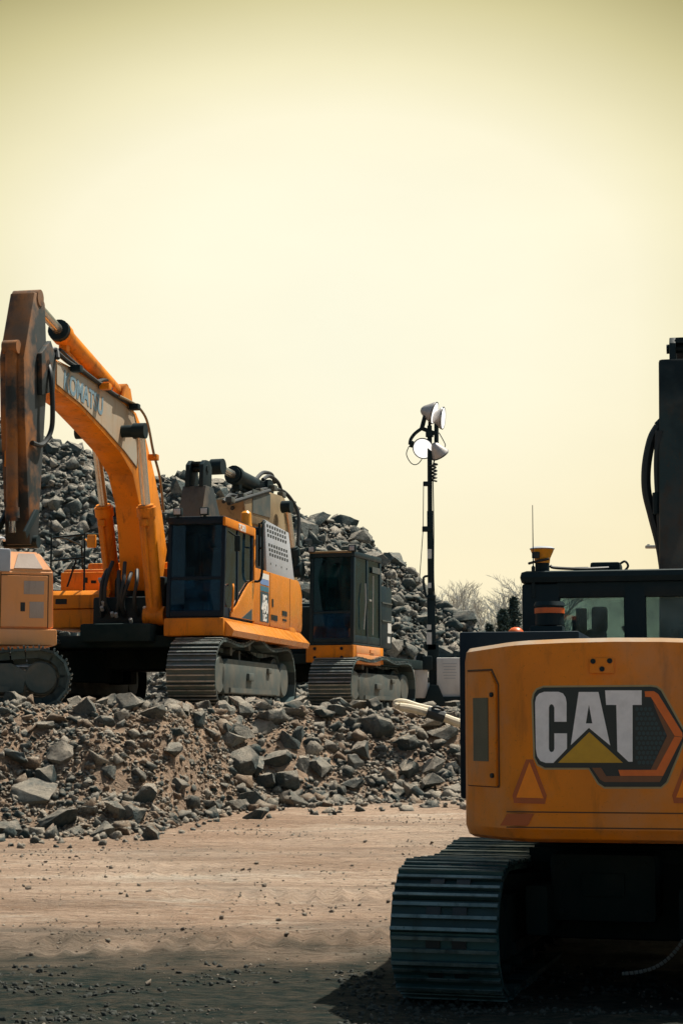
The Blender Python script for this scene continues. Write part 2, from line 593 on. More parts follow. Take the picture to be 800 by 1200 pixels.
# dirt material
def dirt_mat():
    m, t, bs = new_mat('haul_road_dirt')
    geo = node(t, 'ShaderNodeNewGeometry').outputs['Position']
    c = mixc(t, noise_fac(t, 0.35, 0.3, 0.7, 6, geo), (0.38, 0.255, 0.175), (0.52, 0.395, 0.295))
    c = mixc(t, scaled(t, noise_fac(t, 0.9, 0.45, 0.7, 8, geo, 0.7, (0.22, 1.5, 1)), 0.85), c, (0.22, 0.14, 0.09))
    c = mixc(t, scaled(t, noise_fac(t, 1.4, 0.55, 0.72, 8, geo, 0.75, (0.3, 1.2, 1)), 0.9), c, (0.62, 0.535, 0.43))
    c = mixc(t, scaled(t, noise_fac(t, 22, 0.58, 0.68, 4, geo), 0.45), c, (0.13, 0.09, 0.06))
    c = mixc(t, scaled(t, noise_fac(t, 45, 0.60, 0.68, 3, geo), 0.5), c, (0.52, 0.47, 0.40))
    c = mixc(t, scaled(t, noise_fac(t, 14, 0.50, 0.66, 10, geo, 0.8, (0.75, 1.2, 1)), 0.6), c, (0.16, 0.105, 0.07))
    c = mixc(t, scaled(t, noise_fac(t, 11, 0.56, 0.70, 10, geo, 0.85, (0.7, 1.2, 1)), 0.6), c, (0.60, 0.50, 0.40))
    c = mixc(t, scaled(t, noise_fac(t, 0.5, 0.50, 0.66, 6, geo, 0.7, (0.5, 1.2, 1)), 0.55), c, (0.20, 0.175, 0.145))
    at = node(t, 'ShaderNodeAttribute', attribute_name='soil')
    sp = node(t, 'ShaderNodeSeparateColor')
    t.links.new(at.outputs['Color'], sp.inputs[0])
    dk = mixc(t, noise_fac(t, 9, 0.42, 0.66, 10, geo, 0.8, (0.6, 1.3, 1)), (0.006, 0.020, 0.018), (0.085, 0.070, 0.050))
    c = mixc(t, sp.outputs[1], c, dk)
    bk = mixc(t, noise_fac(t, 2.2, 0.35, 0.65, 7, geo, 0.7), (0.38, 0.26, 0.175), (0.22, 0.155, 0.11))
    bk = mixc(t, scaled(t, noise_fac(t, 14, 0.50, 0.62, 9, geo, 0.8), 0.7), bk, (0.37, 0.29, 0.22))
    bk = mixc(t, scaled(t, noise_fac(t, 18, 0.52, 0.64, 9, geo, 0.8), 0.7), bk, (0.05, 0.05, 0.042))
    c = mixc(t, sp.outputs[0], c, bk)
    t.links.new(c, bs.inputs['Base Color'])
    bs.inputs['Roughness'].default_value = 0.95
    bs.inputs['Specular IOR Level'].default_value = 0.15
    h = node(t, 'ShaderNodeMath', operation='ADD')
    t.links.new(noise_fac(t, 9, 0, 1, 10, geo, 0.75, (0.5, 1.2, 1)), h.inputs[0])
    t.links.new(scaled(t, noise_fac(t, 2.2, 0.2, 0.8, 6, geo, 0.6, (0.25, 1.3, 1)), 1.2), h.inputs[1])
    bump(t, bs, h.outputs[0], 1.0, 0.09)
    return m


M['dirt'] = dirt_mat()


def rock_mat(name, a, b, c3, lit_top=0.75, warm=0.55, dark=0.55):
    m, t, bs = new_mat(name)
    geo = node(t, 'ShaderNodeNewGeometry')
    oi = node(t, 'ShaderNodeObjectInfo')
    ad = node(t, 'ShaderNodeMath', operation='ADD')
    t.links.new(geo.outputs['Random Per Island'], ad.inputs[0])
    t.links.new(oi.outputs['Random'], ad.inputs[1])
    fr_ = node(t, 'ShaderNodeMath', operation='FRACT')
    t.links.new(ad.outputs[0], fr_.inputs[0])
    rp = node(t, 'ShaderNodeValToRGB')
    rp.color_ramp.elements[0].color = (*a, 1)
    rp.color_ramp.elements[1].color = (*b, 1)
    k = rp.color_ramp.elements.new(0.55)
    k.color = (*c3, 1)
    t.links.new(fr_.outputs[0], rp.inputs[0])
    pos = geo.outputs['Position']
    c = mixc(t, scaled(t, noise_fac(t, 2.5, 0.4, 0.7, 8, pos, 0.7), warm), rp.outputs[0], (0.30, 0.22, 0.155))
    c = mixc(t, scaled(t, noise_fac(t, 8, 0.52, 0.68, 8, pos, 0.7), dark), c, (0.032, 0.050, 0.052))
    c = mixc(t, scaled(t, noise_fac(t, 25, 0.50, 0.64, 8, pos, 0.8), 0.5), c, (0.045, 0.055, 0.055))
    sx = node(t, 'ShaderNodeSeparateXYZ')
    t.links.new(geo.outputs['Normal'], sx.inputs[0])
    up = node(t, 'ShaderNodeMapRange')
    up.inputs[1].default_value = 0.40
    up.inputs[2].default_value = 0.75
    t.links.new(sx.outputs[2], up.inputs[0])
    mu = node(t, 'ShaderNodeMath', operation='MULTIPLY')
    t.links.new(up.outputs[0], mu.inputs[0])
    t.links.new(scaled(t, noise_fac(t, 4, 0.35, 0.6, 8, pos, 0.75), lit_top), mu.inputs[1])
    c = mixc(t, mu.outputs[0], c, (0.56, 0.48, 0.38))  # upward faces painted pale, standing for sunlit tops over dark sides
    t.links.new(c, bs.inputs['Base Color'])
    bs.inputs['Roughness'].default_value = 0.9
    bs.inputs['Specular IOR Level'].default_value = 0.2
    bump(t, bs, noise_fac(t, 7, 0, 1, 12, pos, 0.78), 1.0, 0.12)
    return m


M['rock'] = rock_mat('broken_stone', (0.030, 0.062, 0.067), (0.50, 0.45, 0.37), (0.12, 0.15, 0.147), 0.75, 0.5, 0.7)
M['rockfar'] = rock_mat('pile_stone', (0.028, 0.066, 0.074), (0.44, 0.40, 0.335), (0.10, 0.14, 0.142), 0.55, 0.25, 0.75)

# ------------------------------------------------------------------ ground sheet
xs = axis([(-900, -60, 140), (-60, -14, 4), (-14, -6, 0.5), (-6, 6, 0.075), (6, 14, 0.5), (14, 60, 4), (60, 900, 140)])
ys = axis([(-60, 6, 6), (6, 10, 0.25), (10, 15, 0.06), (15, 30, 0.085), (30, 60, 1.5), (60, 130, 7), (130, 1800, 120)])
vs = [(x, y, ground_z(x, y)) for y in ys for x in xs]
nx = len(xs)
fs = [(j * nx + i, j * nx + i + 1, (j + 1) * nx + i + 1, (j + 1) * nx + i) for j in range(len(ys) - 1) for i in range(nx - 1)]
me = bpy.data.meshes.new('ground')
me.from_pydata(vs, [], fs)
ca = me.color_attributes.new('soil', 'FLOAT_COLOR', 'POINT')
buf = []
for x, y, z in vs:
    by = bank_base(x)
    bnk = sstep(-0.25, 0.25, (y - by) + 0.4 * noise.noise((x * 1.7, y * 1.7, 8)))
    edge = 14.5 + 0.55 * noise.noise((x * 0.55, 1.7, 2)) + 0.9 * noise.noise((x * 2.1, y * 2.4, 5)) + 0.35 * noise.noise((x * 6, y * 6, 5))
    soil_shade = (1 - sstep(edge - 1.3, edge + 1.9, y)) * sstep(8.8, 10.2, y)  # dark soil that also carries the painted foreground shade and vignette
    buf += [bnk, soil_shade, 0, 1]
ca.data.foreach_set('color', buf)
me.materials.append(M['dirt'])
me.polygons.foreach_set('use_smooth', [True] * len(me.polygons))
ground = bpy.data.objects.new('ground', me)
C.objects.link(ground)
tag(ground, kind='structure')

# ------------------------------------------------------------------ rock pile
RIDGE = []
for px, py, Y in ((-260, 450, 58), (-60, 478, 57.5), (0, 490, 57), (40, 503, 57), (60, 513, 57), (100, 521, 57), (130, 543, 56.5), (200, 565, 56), (225, 567, 56), (290, 580, 55.5), (347, 590, 55), (370, 598, 55),
                  (393, 609, 55), (416, 618, 55), (436, 630, 55), (447, 646, 54.8), (468, 660, 54.5), (482, 673, 54.3), (505, 698, 54), (528, 716, 53.5), (548, 733, 53), (575, 750, 52.7), (600, 765, 52.5), (680, 800, 52)):
    p = P(px, py, Y)
    RIDGE.append((p.x, (p.z - 0.08, Y)))
RZ = [(x, v[0]) for x, v in RIDGE]
RY = [(x, v[1]) for x, v in RIDGE]
TAN = 0.73


def pile_z(x, y):
    zr, yr = lerp_table(RZ, x), lerp_table(RY, x)
    if y < yr:
        z = zr - (yr - y) * TAN
    else:
        z = zr - (y - yr) * 0.45 * sstep(0, 6, y - yr)
    return z + 0.45 * fbm(x, y, 0.35) + 0.15 * fbm(x, y, 1.2)


pxs = axis([(-30, -11, 1.0), (-11, 8, 0.35), (8, 14, 1)])
pys = axis([(38, 43, 1.0), (43, 62, 0.4), (62, 80, 1.5)])
pv = [(x, y, max(pile_z(x, y), 1.2)) for y in pys for x in pxs]
n_ = len(pxs)
pf = [(j * n_ + i, j * n_ + i + 1, (j + 1) * n_ + i + 1, (j + 1) * n_ + i) for j in range(len(pys) - 1) for i in range(n_ - 1)]
me = bpy.data.meshes.new('hill')
me.from_pydata(pv, [], pf)


def gravel_mat():
    m, t, bs = new_mat('pile_gravel')
    geo = node(t, 'ShaderNodeNewGeometry').outputs['Position']
    c = mixc(t, noise_fac(t, 3.0, 0.35, 0.65, 8, geo, 0.75), (0.22, 0.185, 0.145), (0.075, 0.085, 0.08))
    c = mixc(t, scaled(t, noise_fac(t, 10, 0.5, 0.65, 5, geo), 0.7), c, (0.40, 0.36, 0.30))
    t.links.new(c, bs.inputs['Base Color'])
    bs.inputs['Roughness'].default_value = 0.95
    bump(t, bs, noise_fac(t, 7, 0, 1, 10, geo, 0.8), 1.0, 0.2)
    return m


M['gravel'] = gravel_mat()
me.materials.append(M['gravel'])
me.polygons.foreach_set('use_smooth', [True] * len(me.polygons))
ho = bpy.data.objects.new('hill', me)
C.objects.link(ho)
tag(ho, kind='structure')


# rock shapes: hulls of a few random points with their edges broken
def rock_mesh(seed, n=15, bev=0.05, flat=1.0, fine=False):
    rnd = random.Random(seed)
    bm = NB()
    for _ in range(n):
        v = Vector((rnd.gauss(0, 1), rnd.gauss(0, 1), rnd.gauss(0, 1))).normalized()
        v = Vector((v.x * 0.62, v.y * 0.55, v.z * 0.46 * flat)) * rnd.uniform(0.8, 1.12)
        bm.verts.new(v)
    r = bmesh.ops.convex_hull(bm, input=list(bm.verts))
    junk = [g for g in set(r['geom_interior']) | set(r['geom_unused']) if isinstance(g, bmesh.types.BMVert) and g.is_valid]
    if junk:
        bmesh.ops.delete(bm, geom=junk, context='VERTS')
    bmesh.ops.dissolve_limit(bm, angle_limit=R(14), verts=list(bm.verts), edges=list(bm.edges))
    if bev:
        bmesh.ops.bevel(bm, geom=list(bm.edges), offset=bev, segments=1, affect='EDGES')
    bmesh.ops.triangulate(bm, faces=list(bm.faces))
    if fine:
        bmesh.ops.subdivide_edges(bm, edges=[e for e in bm.edges if e.calc_length() > 0.16], cuts=1, use_grid_fill=True)
        bmesh.ops.triangulate(bm, faces=list(bm.faces))
        bmesh.ops.subdivide_edges(bm, edges=[e for e in bm.edges if e.calc_length() > 0.12], cuts=1)
        bmesh.ops.triangulate(bm, faces=list(bm.faces))
        o = Vector((seed * 3.1, seed * 1.7, 0))
        for v in bm.verts:
            k = noise.fractal(v.co * 3.0 + o, 0.8, 2.0, 4)
            v.co += v.co.normalized() * k * 0.045
    return bm


def mesh_data(name, bm, mat, angle=22):
    m_ = bpy.data.meshes.new(name)
    bm.to_mesh(m_)
    bm.free()
    m_.materials.append(mat)
    m_.polygons.foreach_set('use_smooth', [True] * len(m_.polygons))
    m_.set_sharp_from_angle(angle=R(angle))
    return m_


ROCKS = [mesh_data('boulder', rock_mesh(100 + i, random.Random(i).choice((9, 11, 13, 16)), 0.012, random.Random(i).uniform(0.8, 1.25), True), M['rock']) for i in range(16)]
ROCKS_FAR = [mesh_data('boulder', rock_mesh(200 + i, random.Random(i + 50).choice((8, 10, 12, 14)), 0.0, random.Random(i).uniform(0.85, 1.2), True), M['rockfar']) for i in range(14)]
import numpy as np
SMALL = []
for i in range(16):
    b_ = rock_mesh(300 + i, random.Random(i).choice((9, 10, 12)), 0.0)
    bmesh.ops.subdivide_edges(b_, edges=[e for e in b_.edges if e.calc_length() > 0.45], cuts=1)
    bmesh.ops.triangulate(b_, faces=list(b_.faces))
    for v in b_.verts:
        v.co += v.co.normalized() * 0.10 * noise.noise(v.co * 3.3 + Vector((i * 2.3, 0, 0)))
    b_.verts.index_update()
    SMALL.append((np.array([v.co[:] for v in b_.verts]), np.array([[v.index for v in f.verts] for f in b_.faces])))
    b_.free()


def rrot(rnd, tilt=0.6):
    return (rnd.uniform(-tilt, tilt), rnd.uniform(-tilt, tilt), rnd.uniform(0, 6.28))


def boulder(meshes, loc, size, rot, rnd, label, group, stretch=(1, 1, 1)):
    o = bpy.data.objects.new('boulder', rnd.choice(meshes))
    C.objects.link(o)
    o.location = loc
    o.scale = [size * s for s in stretch]
    o.rotation_euler = rot
    return tag(o, label, 'boulder', group)


def scatter(name, items, mat, label, cat):
    """many loose stones nobody could count, as one object"""
    V, Fc, o = [], [], 0
    for loc, size, rot, k in items:
        vv, ff = SMALL[k % len(SMALL)]
        V.append(vv @ (np.array(rot.to_matrix()).T * size) + np.array(loc))
        Fc.append(ff + o)
        o += len(vv)
    V, Fc = np.concatenate(V), np.concatenate(Fc)
    m_ = bpy.data.meshes.new(name)
    m_.vertices.add(len(V))
    m_.vertices.foreach_set('co', V.astype(np.float32).ravel())
    m_.loops.add(len(Fc) * 3)
    m_.loops.foreach_set('vertex_index', Fc.astype(np.int32).ravel())
    m_.polygons.add(len(Fc))
    m_.polygons.foreach_set('loop_start', np.arange(0, len(Fc) * 3, 3, dtype=np.int32))
    m_.update(calc_edges=True)
    m_.validate()
    m_.materials.append(mat)
    o = bpy.data.objects.new(name, m_)
    C.objects.link(o)
    return tag(o, label, cat, kind='stuff')


from mathutils import Euler
rnd = random.Random(5)
cand = []
while len(cand) < 8000:
    x = rnd.uniform(-13.5, 6.5)
    yr = lerp_table(RY, x)
    zr = lerp_table(RZ, x)
    foot = yr - (zr - 1.9) / TAN
    y = rnd.uniform(foot - 1.0, yr + 1.2)
    size = 0.165 * (1 / max(0.006, rnd.random())) ** 0.42
    size = min(size, 0.42 + 0.42 * rnd.random())
    # finer gravel low behind the machines on the left
    if x < -4.5 and y < foot + 2.2:
        size *= 0.45
    cand.append((size, x, y))
cand.sort(reverse=True)
items = []
for i, (size, x, y) in enumerate(cand):
    z = pile_z(x, y)
    if i < 165:
        boulder(ROCKS_FAR, (x, y, z + size * 0.12), size, rrot(rnd, 0.9), rnd, 'grey angular boulder lying on the tall rock pile behind the excavators',
                'boulders on the tall rock pile')
    else:
        items.append((Vector((x, y, z + size * 0.10)), size, Euler(rrot(rnd, 1.2)), rnd.randrange(16)))
for _ in range(9000):
    x = rnd.uniform(-12.5, 6.0)
    yr, zr = lerp_table(RY, x), lerp_table(RZ, x)
    y = rnd.uniform(yr - (zr - 1.9) / TAN - 0.5, yr + 0.5)
    size = rnd.uniform(0.08, 0.22)
    items.append((Vector((x, y, pile_z(x, y) + size * 0.15)), size, Euler(rrot(rnd, 1.2)), rnd.randrange(16)))
scatter('loose_rubble', items, M['rockfar'], 'broken grey stones covering the tall rock pile', 'rubble')

# the bank of rubble in front of the machines: the stones one can pick out, then the rest
BANK = [
    # px, py, width px, flat, label
    (40, 932, 62, 0.62, 'large pale tilted slab of rock at left foot of the rubble bank'),
    (66, 962, 56, 0.5, 'low flat slab of rock resting on dirt at left foot of the bank'),
    (102, 952, 31, 0.6, 'small pale flat-topped rock just right of the low slab'),
    (130, 906, 34, 0.75, 'rounded pale-topped rock alone in the middle of the dirt bank'),
    (72, 890, 38, 1.25, 'upright angular block in the brown left part of the bank'),
    (50, 850, 30, 0.7, 'pale blocky rock below the pale excavator track'),
    (122, 848, 26, 0.8, 'grey angular rock on the bank below the gap between tracks'),
    (142, 842, 22, 0.9, 'small grey pointed rock on the bank crest'),
    (178, 836, 34, 0.85, 'dark grey angular rock on the crest left of the near track'),
    (281, 897, 56, 0.9, 'biggest grey boulder in the middle of the rubble bank'),
    (271, 866, 44, 0.7, 'tan faceted boulder on top of the biggest grey boulder'),
    (337, 871, 36, 0.8, 'whitish blocky boulder right of the biggest grey boulder'),
    (306, 854, 36, 0.8, 'grey square-edged boulder below the near excavator track'),
    (322, 892, 40, 0.9, 'dark speckled boulder right beside the biggest grey boulder'),
    (318, 842, 38, 0.9, 'brown cracked boulder on the crest below the near sprocket'),
    (284, 833, 32, 0.9, 'grey boulder on the crest below the near track frame'),
    (346, 838, 34, 0.8, 'dark flat-faced boulder on the crest below the far excavator track'),
    (372, 903, 40, 0.95, 'split tan and grey boulder low in the middle of the bank'),
    (343, 934, 36, 0.6, 'low dark rock with a flat pale top at the foot of the bank'),
    (354, 900, 30, 1.3, 'narrow upright dark rock in the middle of the bank'),
    (462, 930, 32, 0.9, 'pale wedge-shaped rock at the right foot of the bank'),
    (440, 855, 48, 0.8, 'long dark slanted boulder near the crest on the right'),
    (476, 872, 38, 0.8, 'dark slab leaning below the bent pale pipe'),
    (520, 862, 40, 0.9, 'dark boulder below the right end of the bent pale pipe'),
    (505, 900, 34, 0.8, 'grey rock on the bank left of the dark machine housing'),
    (232, 848, 34, 0.9, 'grey angular rock on the crest below the front of the near track'),
    (245, 945, 42, 0.45, 'pale low slab half buried at the foot of the bank'),
    (205, 862, 26, 0.9, 'tan rock in the brown dirt of the bank crest'),
    (20, 890, 40, 0.5, 'reddish flat rock near the left end of the bank'),
    (262, 855, 30, 0.9, 'tan block leaning against the grey boulders of the bank'),
]
rnd = random.Random(21)
taken = []
for i, (px, py, wpx, flat, lab) in enumerate(BANK):
    p = on_ground(px, py + wpx * 0.12, 14, 33)
    if p is None:
        p = P(px, py, bank_base((px - 400) / F * 25) + 2.5)
    s = wpx / F * p.y * 0.84
    boulder(ROCKS, p + Vector((0, 0.05, s * 0.14)), s, (rnd.uniform(-0.45, 0.1), rnd.uniform(-0.2, 0.35), rnd.uniform(0, 6.28)), rnd, lab, None, (1, 0.95, flat))
    taken.append((p, s))
cand = []
while len(cand) < 5200:
    x = rnd.uniform(-6.5, 4.5)
    by = bank_base(x)
    t = rnd.uniform(-0.08, 1.22) if rnd.random() < 0.96 else rnd.uniform(-0.5, 0)
    y = by + t * 2.5
    dens = 0.35 if (x < -0.8 and 0.15 < t < 0.9 and noise.noise((x * 0.7, y * 0.7, 4)) > -0.1) else 1.0
    size = min(0.06 * (1 / max(0.004, rnd.random())) ** 0.46, 0.36)
    if x > -1.6:
        size *= 1.15
    if size > 0.16 and rnd.random() > dens:
        size *= 0.4
    cand.append((size, x, y))
cand.sort(reverse=True)
items = []
k = 0
for size, x, y in cand:
    p = Vector((x, y, ground_z(x, y)))
    if any((p - q).length < (s + size) * 0.36 for q, s in taken):
        continue
    if k < 100:
        rt = x > -1.4
        boulder(ROCKS, p + Vector((0, 0, size * 0.12)), size, rrot(rnd, 0.6), rnd,
                'grey broken rock on the right half of the rubble bank' if rt else 'grey broken rock in the brown left half of the rubble bank',
                'rocks on the right half of the bank' if rt else 'rocks on the left half of the bank',
                (1, rnd.uniform(0.7, 1), rnd.uniform(0.6, 1)))
        taken.append((p, size))
        k += 1
    else:
        items.append((p + Vector((0, 0, size * 0.1)), size, Euler(rrot(rnd, 1.0)), rnd.randrange(16)))
scatter('stones', items, M['rock'], 'small broken stones strewn over the rubble bank', 'stones')
items = []
while len(items) < 3800:
    x = rnd.uniform(-6.5, 4.5)
    t = rnd.uniform(-0.12, 1.2)
    y = bank_base(x) + t * 2.5
    if x > -1.0 and rnd.random() < 0.55:
        continue
    size = min(0.035 * (1 / max(0.004, rnd.random())) ** 0.42, 0.30)
    items.append((Vector((x, y, ground_z(x, y) + size * 0.05)), size, Euler(rrot(rnd, 1.0)), rnd.randrange(16)))
bits = []
while len(bits) < 11000:
    x = rnd.uniform(-6.2, 4.2)
    t = rnd.uniform(-0.1, 1.1)
    y = bank_base(x) + t * 2.5
    if noise.noise((x * 1.1, y * 1.3, 12)) < -0.25:
        continue
    size = rnd.uniform(0.02, 0.075)
    bits.append((Vector((x, y, ground_z(x, y) + size * 0.1)), size, Euler(rrot(rnd, 1.2)), rnd.randrange(16)))
scatter('bank_gravel', bits, rock_mat('bank_gravel', (0.10, 0.10, 0.09), (0.55, 0.45, 0.35), (0.34, 0.25, 0.18)), 'fine broken gravel between the larger rocks of the bank', 'gravel')
earth = rock_mat('earth_clods', (0.20, 0.14, 0.095), (0.40, 0.28, 0.19), (0.29, 0.20, 0.135))
scatter('earth_clods', items, earth, 'brown lumps of earth between the rocks of the bank', 'earth')
# grit on the haul road and clods in the soil darkened for foreground shade
items = []
for _ in range(9000):
    y = rnd.uniform(11.2, 25.5)
    x = rnd.uniform(-0.2, 0.2) * y
    if y > bank_base(x) - 0.05:
        continue
    dk = y < 14.3
    if dk and rnd.random() < 0.8:
        continue
    pt = noise.noise((x * 0.55, y * 0.75, 3)) + 0.4 * noise.noise((x * 1.9, y * 2.2, 6))
    if pt < 0.12 and rnd.random() < 0.8:
        continue
    size = rnd.uniform(0.006, 0.026) if rnd.random() < 0.965 else rnd.uniform(0.026, 0.06)
    items.append((Vector((x, y, ground_z(x, y) + size * 0.15)), size, Euler(rrot(rnd, 1)), rnd.randrange(16)))
gritm = rock_mat('road_grit', (0.20, 0.17, 0.14), (0.50, 0.45, 0.38), (0.34, 0.29, 0.23))
scatter('grit', items, gritm, 'loose grit and pebbles on the dirt road', 'grit')
items = []
clod = plain('dark_clods', (0.030, 0.034, 0.028), 0.95)
for _ in range(3000):
    y = 11.0 + 3.0 * rnd.random() ** 1.2
    x = rnd.uniform(-0.2, 0.2) * y
    if noise.noise((x * 0.9, y * 2.2, 1)) < -0.05:
        continue
    size = rnd.uniform(0.012, 0.055)
    items.append((Vector((x, y, ground_z(x, y))), size, Euler(rrot(rnd, 1)), rnd.randrange(16)))
scatter('clods', items, clod, 'dark crumbled clods of soil in the foreground', 'soil')


# ------------------------------------------------------------------ excavator pieces
def add_box8(bm, c, ax, ay, az, hx, hy, hz, mi=0):
    vs_ = [bm.verts.new(c + ax * (sx * hx) + ay * (sy * hy) + az * (sz * hz)) for sx in (-1, 1) for sy in (-1, 1) for sz in (-1, 1)]
    for f in ((0, 1, 3, 2), (4, 6, 7, 5), (0, 4, 5, 1), (2, 3, 7, 6), (0, 2, 6, 4), (1, 5, 7, 3)):
        bm.faces.new([vs_[i] for i in f]).material_index = mi


def crawler(root, side, xc, W, L, H, n, um, shoe, frame, disc, bump_h=0.07, sag=0.06, drum=0.40, disc_k=0.70):
    """one crawler: chain of shoes, with its frame, wheels and rollers as sub-parts"""
    r = H / 2
    yc = L / 2 - r
    path = []
    for i in range(24):                                    # underside
        path.append((yc - 2 * yc * i / 24, 0.0))
    for i in range(14):
        a = -math.pi / 2 - math.pi * i / 14
        path.append((-yc + r * math.cos(a), r + r * math.sin(a)))
    for i in range(40):                                    # upper run, back to front
        t = i / 40
        b = bump_h * math.exp(-((t - 0.5) / 0.13) ** 2)
        s = -sag * (math.sin(math.pi * t * 2) ** 2)
        path.append((-yc + 2 * yc * t, 2 * r + b + s))
    for i in range(14):
        a = math.pi / 2 - math.pi * i / 14
        path.append((yc + r * math.cos(a), r + r * math.sin(a)))
    pts = [Vector((0, y, z)) for y, z in path]
    m_ = len(pts)
    cum = [0]
    for i in range(m_):
        cum.append(cum[-1] + (pts[(i + 1) % m_] - pts[i]).length)
    T = cum[-1]
    pitch = T / n

    def at(sv):
        sv %= T
        for i in range(m_):
            if cum[i + 1] >= sv:
                return pts[i].lerp(pts[(i + 1) % m_], (sv - cum[i]) / (cum[i + 1] - cum[i]))
    bm = NB()
    X = Vector((1, 0, 0))
    for i in range(n):
        a, b = at(i * pitch), at((i + 1) * pitch)
        t = (b - a).normalized()
        nn = Vector((0, -t.z, t.y))
        nn = -nn if nn.dot(a - Vector((0, a.y * 0.5, r))) < 0 else nn
        c = (a + b) / 2 + Vector((xc, 0, 0))
        add_box8(bm, c - nn * 0.02, X, t, nn, W / 2, pitch * 0.47, 0.016)
        for k, hh in ((-0.42, 0.035), (-0.04, 0.026), (0.34, 0.026)):
            add_box8(bm, c + t * pitch * k + nn * (hh / 2 - 0.004), X, t, nn, W / 2 - 0.004, 0.013, hh / 2 - 0.004)
            add_box8(bm, c + t * pitch * k + nn * (hh - 0.004), X, t, nn, W / 2 - 0.006, 0.011, 0.005, 1)
        for q in ((-0.07, 0.10) if shoe == 'shoe_dark' else ()):
            add_box8(bm, c + X * q + t * pitch * 0.15, X, t, nn, 0.045, pitch * 0.12, 0.0175, 2)
        for sx in (-1, 1):
            add_box8(bm, c + X * (sx * 0.10) - nn * 0.085, X, t, nn, 0.03, pitch * 0.45, 0.05)
    bm.transform(um)
    ch = obj('crawler_track', bm, [shoe, 'worn_lit_dark' if shoe == 'shoe_dark' else 'worn_lit', 'rubber'], root)
    bm = NB()
    zl, zh = H * 0.24, H * 0.74
    prism(bm, [(-yc + r * 0.55, zl), (yc - r * 0.55, zl), (yc - r * 0.2, H * 0.4), (yc - r * 0.25, H * 0.62), (yc - r * 0.9, zh), (-yc + r * 0.95, zh), (-yc + r * 0.45, H * 0.6)],
          0, xc - W * drum, xc + W * drum, 0.02)
    for s in (-1, 1):
        b2b(bm, (xc + s * W * drum, -yc + r, zl + 0.02), (xc + s * (W * drum + 0.03), yc - r, zl + 0.10))
        bx(bm, (xc + s * W * (drum + 0.02), yc * 0.15, H * 0.50), (0.07, 0.34, 0.13), 0.02)
        bx(bm, (xc + s * W * (drum + 0.02), -yc * 0.45, H * 0.62), (0.06, 0.22, 0.10), 0.02)
    bm.transform(um)
    obj('track_frame', bm, frame, ch)
    for nm, y, rr, teeth in (('sprocket', -yc, r * disc_k, 0), ('idler', yc, r * disc_k, 0)):
        bm = NB()
        tube(bm, [(xc - 0.13, y, r), (xc + 0.13, y, r)], rr, 28)
        tube(bm, [(xc - W * 0.40, y, r), (xc - W * 0.36, y, r), (xc + W * 0.36, y, r), (xc + W * 0.40, y, r)], [r * 0.50, r * 0.55, r * 0.55, r * 0.50], 20)
        bm.transform(um)
        obj(nm, bm, disc, ch)
    k = 7
    for i in range(k):
        y = -yc + r * 0.75 + (2 * yc - 1.5 * r) * i / (k - 1)
        bm = NB()
        tube(bm, [(xc - W * 0.33, y, H * 0.15), (xc + W * 0.33, y, H * 0.15)], H * 0.085, 12)
        tube(bm, [(xc - W * 0.42, y, H * 0.16), (xc + W * 0.42, y, H * 0.16)], H * 0.045, 10)
        bm.transform(um)
        obj('track_roller', bm, disc, ch)
    for y in (-yc * 0.0, yc * 0.55):
        bm = NB()
        tube(bm, [(xc - W * 0.3, y, 2 * r - 0.14 + (bump_h if y == 0 else -0.02)), (xc + W * 0.3, y, 2 * r - 0.14 + (bump_h if y == 0 else -0.02))], 0.075, 12)
        b2b(bm, (xc - 0.06, y - 0.06, zh), (xc + 0.06, y + 0.06, 2 * r - 0.15 + bump_h * 0.5))
        bm.transform(um)
        obj('carrier_roller', bm, disc, ch)
    return ch


def undercarriage(root, G, W, L, H, n, um, shoe, frame, disc, body, **k):
    for s in (-1, 1):
        crawler(root, s, s * G / 2, W, L, H, n, um, shoe, frame, disc, **k)
    bm = NB()
    z = H * 0.78
    bx(bm, (0, 0, z), (G * 0.5, L * 0.28, H * 0.34), 0.05)
    for sx in (-1, 1):
        for sy in (-1, 1):
            prism(bm, [(sx * G * 0.18, sy * 0.2), (sx * G * 0.20, sy * L * 0.13), (sx * (G * 0.5), sy * L * 0.31), (sx * (G * 0.5), sy * L * 0.20)], 2, H * 0.42, H * 0.88, 0.03)
    tube(bm, [(0, 0, H * 0.8), (0, 0, H * 1.16)], L * 0.13, 28)
    bm.transform(um)
    obj('carbody', bm, body, root)


def seat(root, x, y, z, mat='seat', h=0.62):
    bm = NB()
    bx(bm, (x, y, z), (0.5, 0.5, 0.14), 0.05)
    bx(bm, (x, y - 0.27, z + 0.33), (0.46, 0.13, h), 0.06)
    bx(bm, (x, y - 0.30, z + h + 0.17), (0.26, 0.10, 0.20), 0.045)
    bx(bm, (x, y, z - 0.2), (0.4, 0.4, 0.3), 0.03)
    for s in (-1, 1):
        bx(bm, (x + s * 0.33, y + 0.1, z + 0.10), (0.14, 0.5, 0.22), 0.03)
        tube(bm, [(x + s * 0.33, y + 0.28, z + 0.2), (x + s * 0.33, y + 0.31, z + 0.42)], 0.02, 8)
    return obj('seat', bm, mat, root)


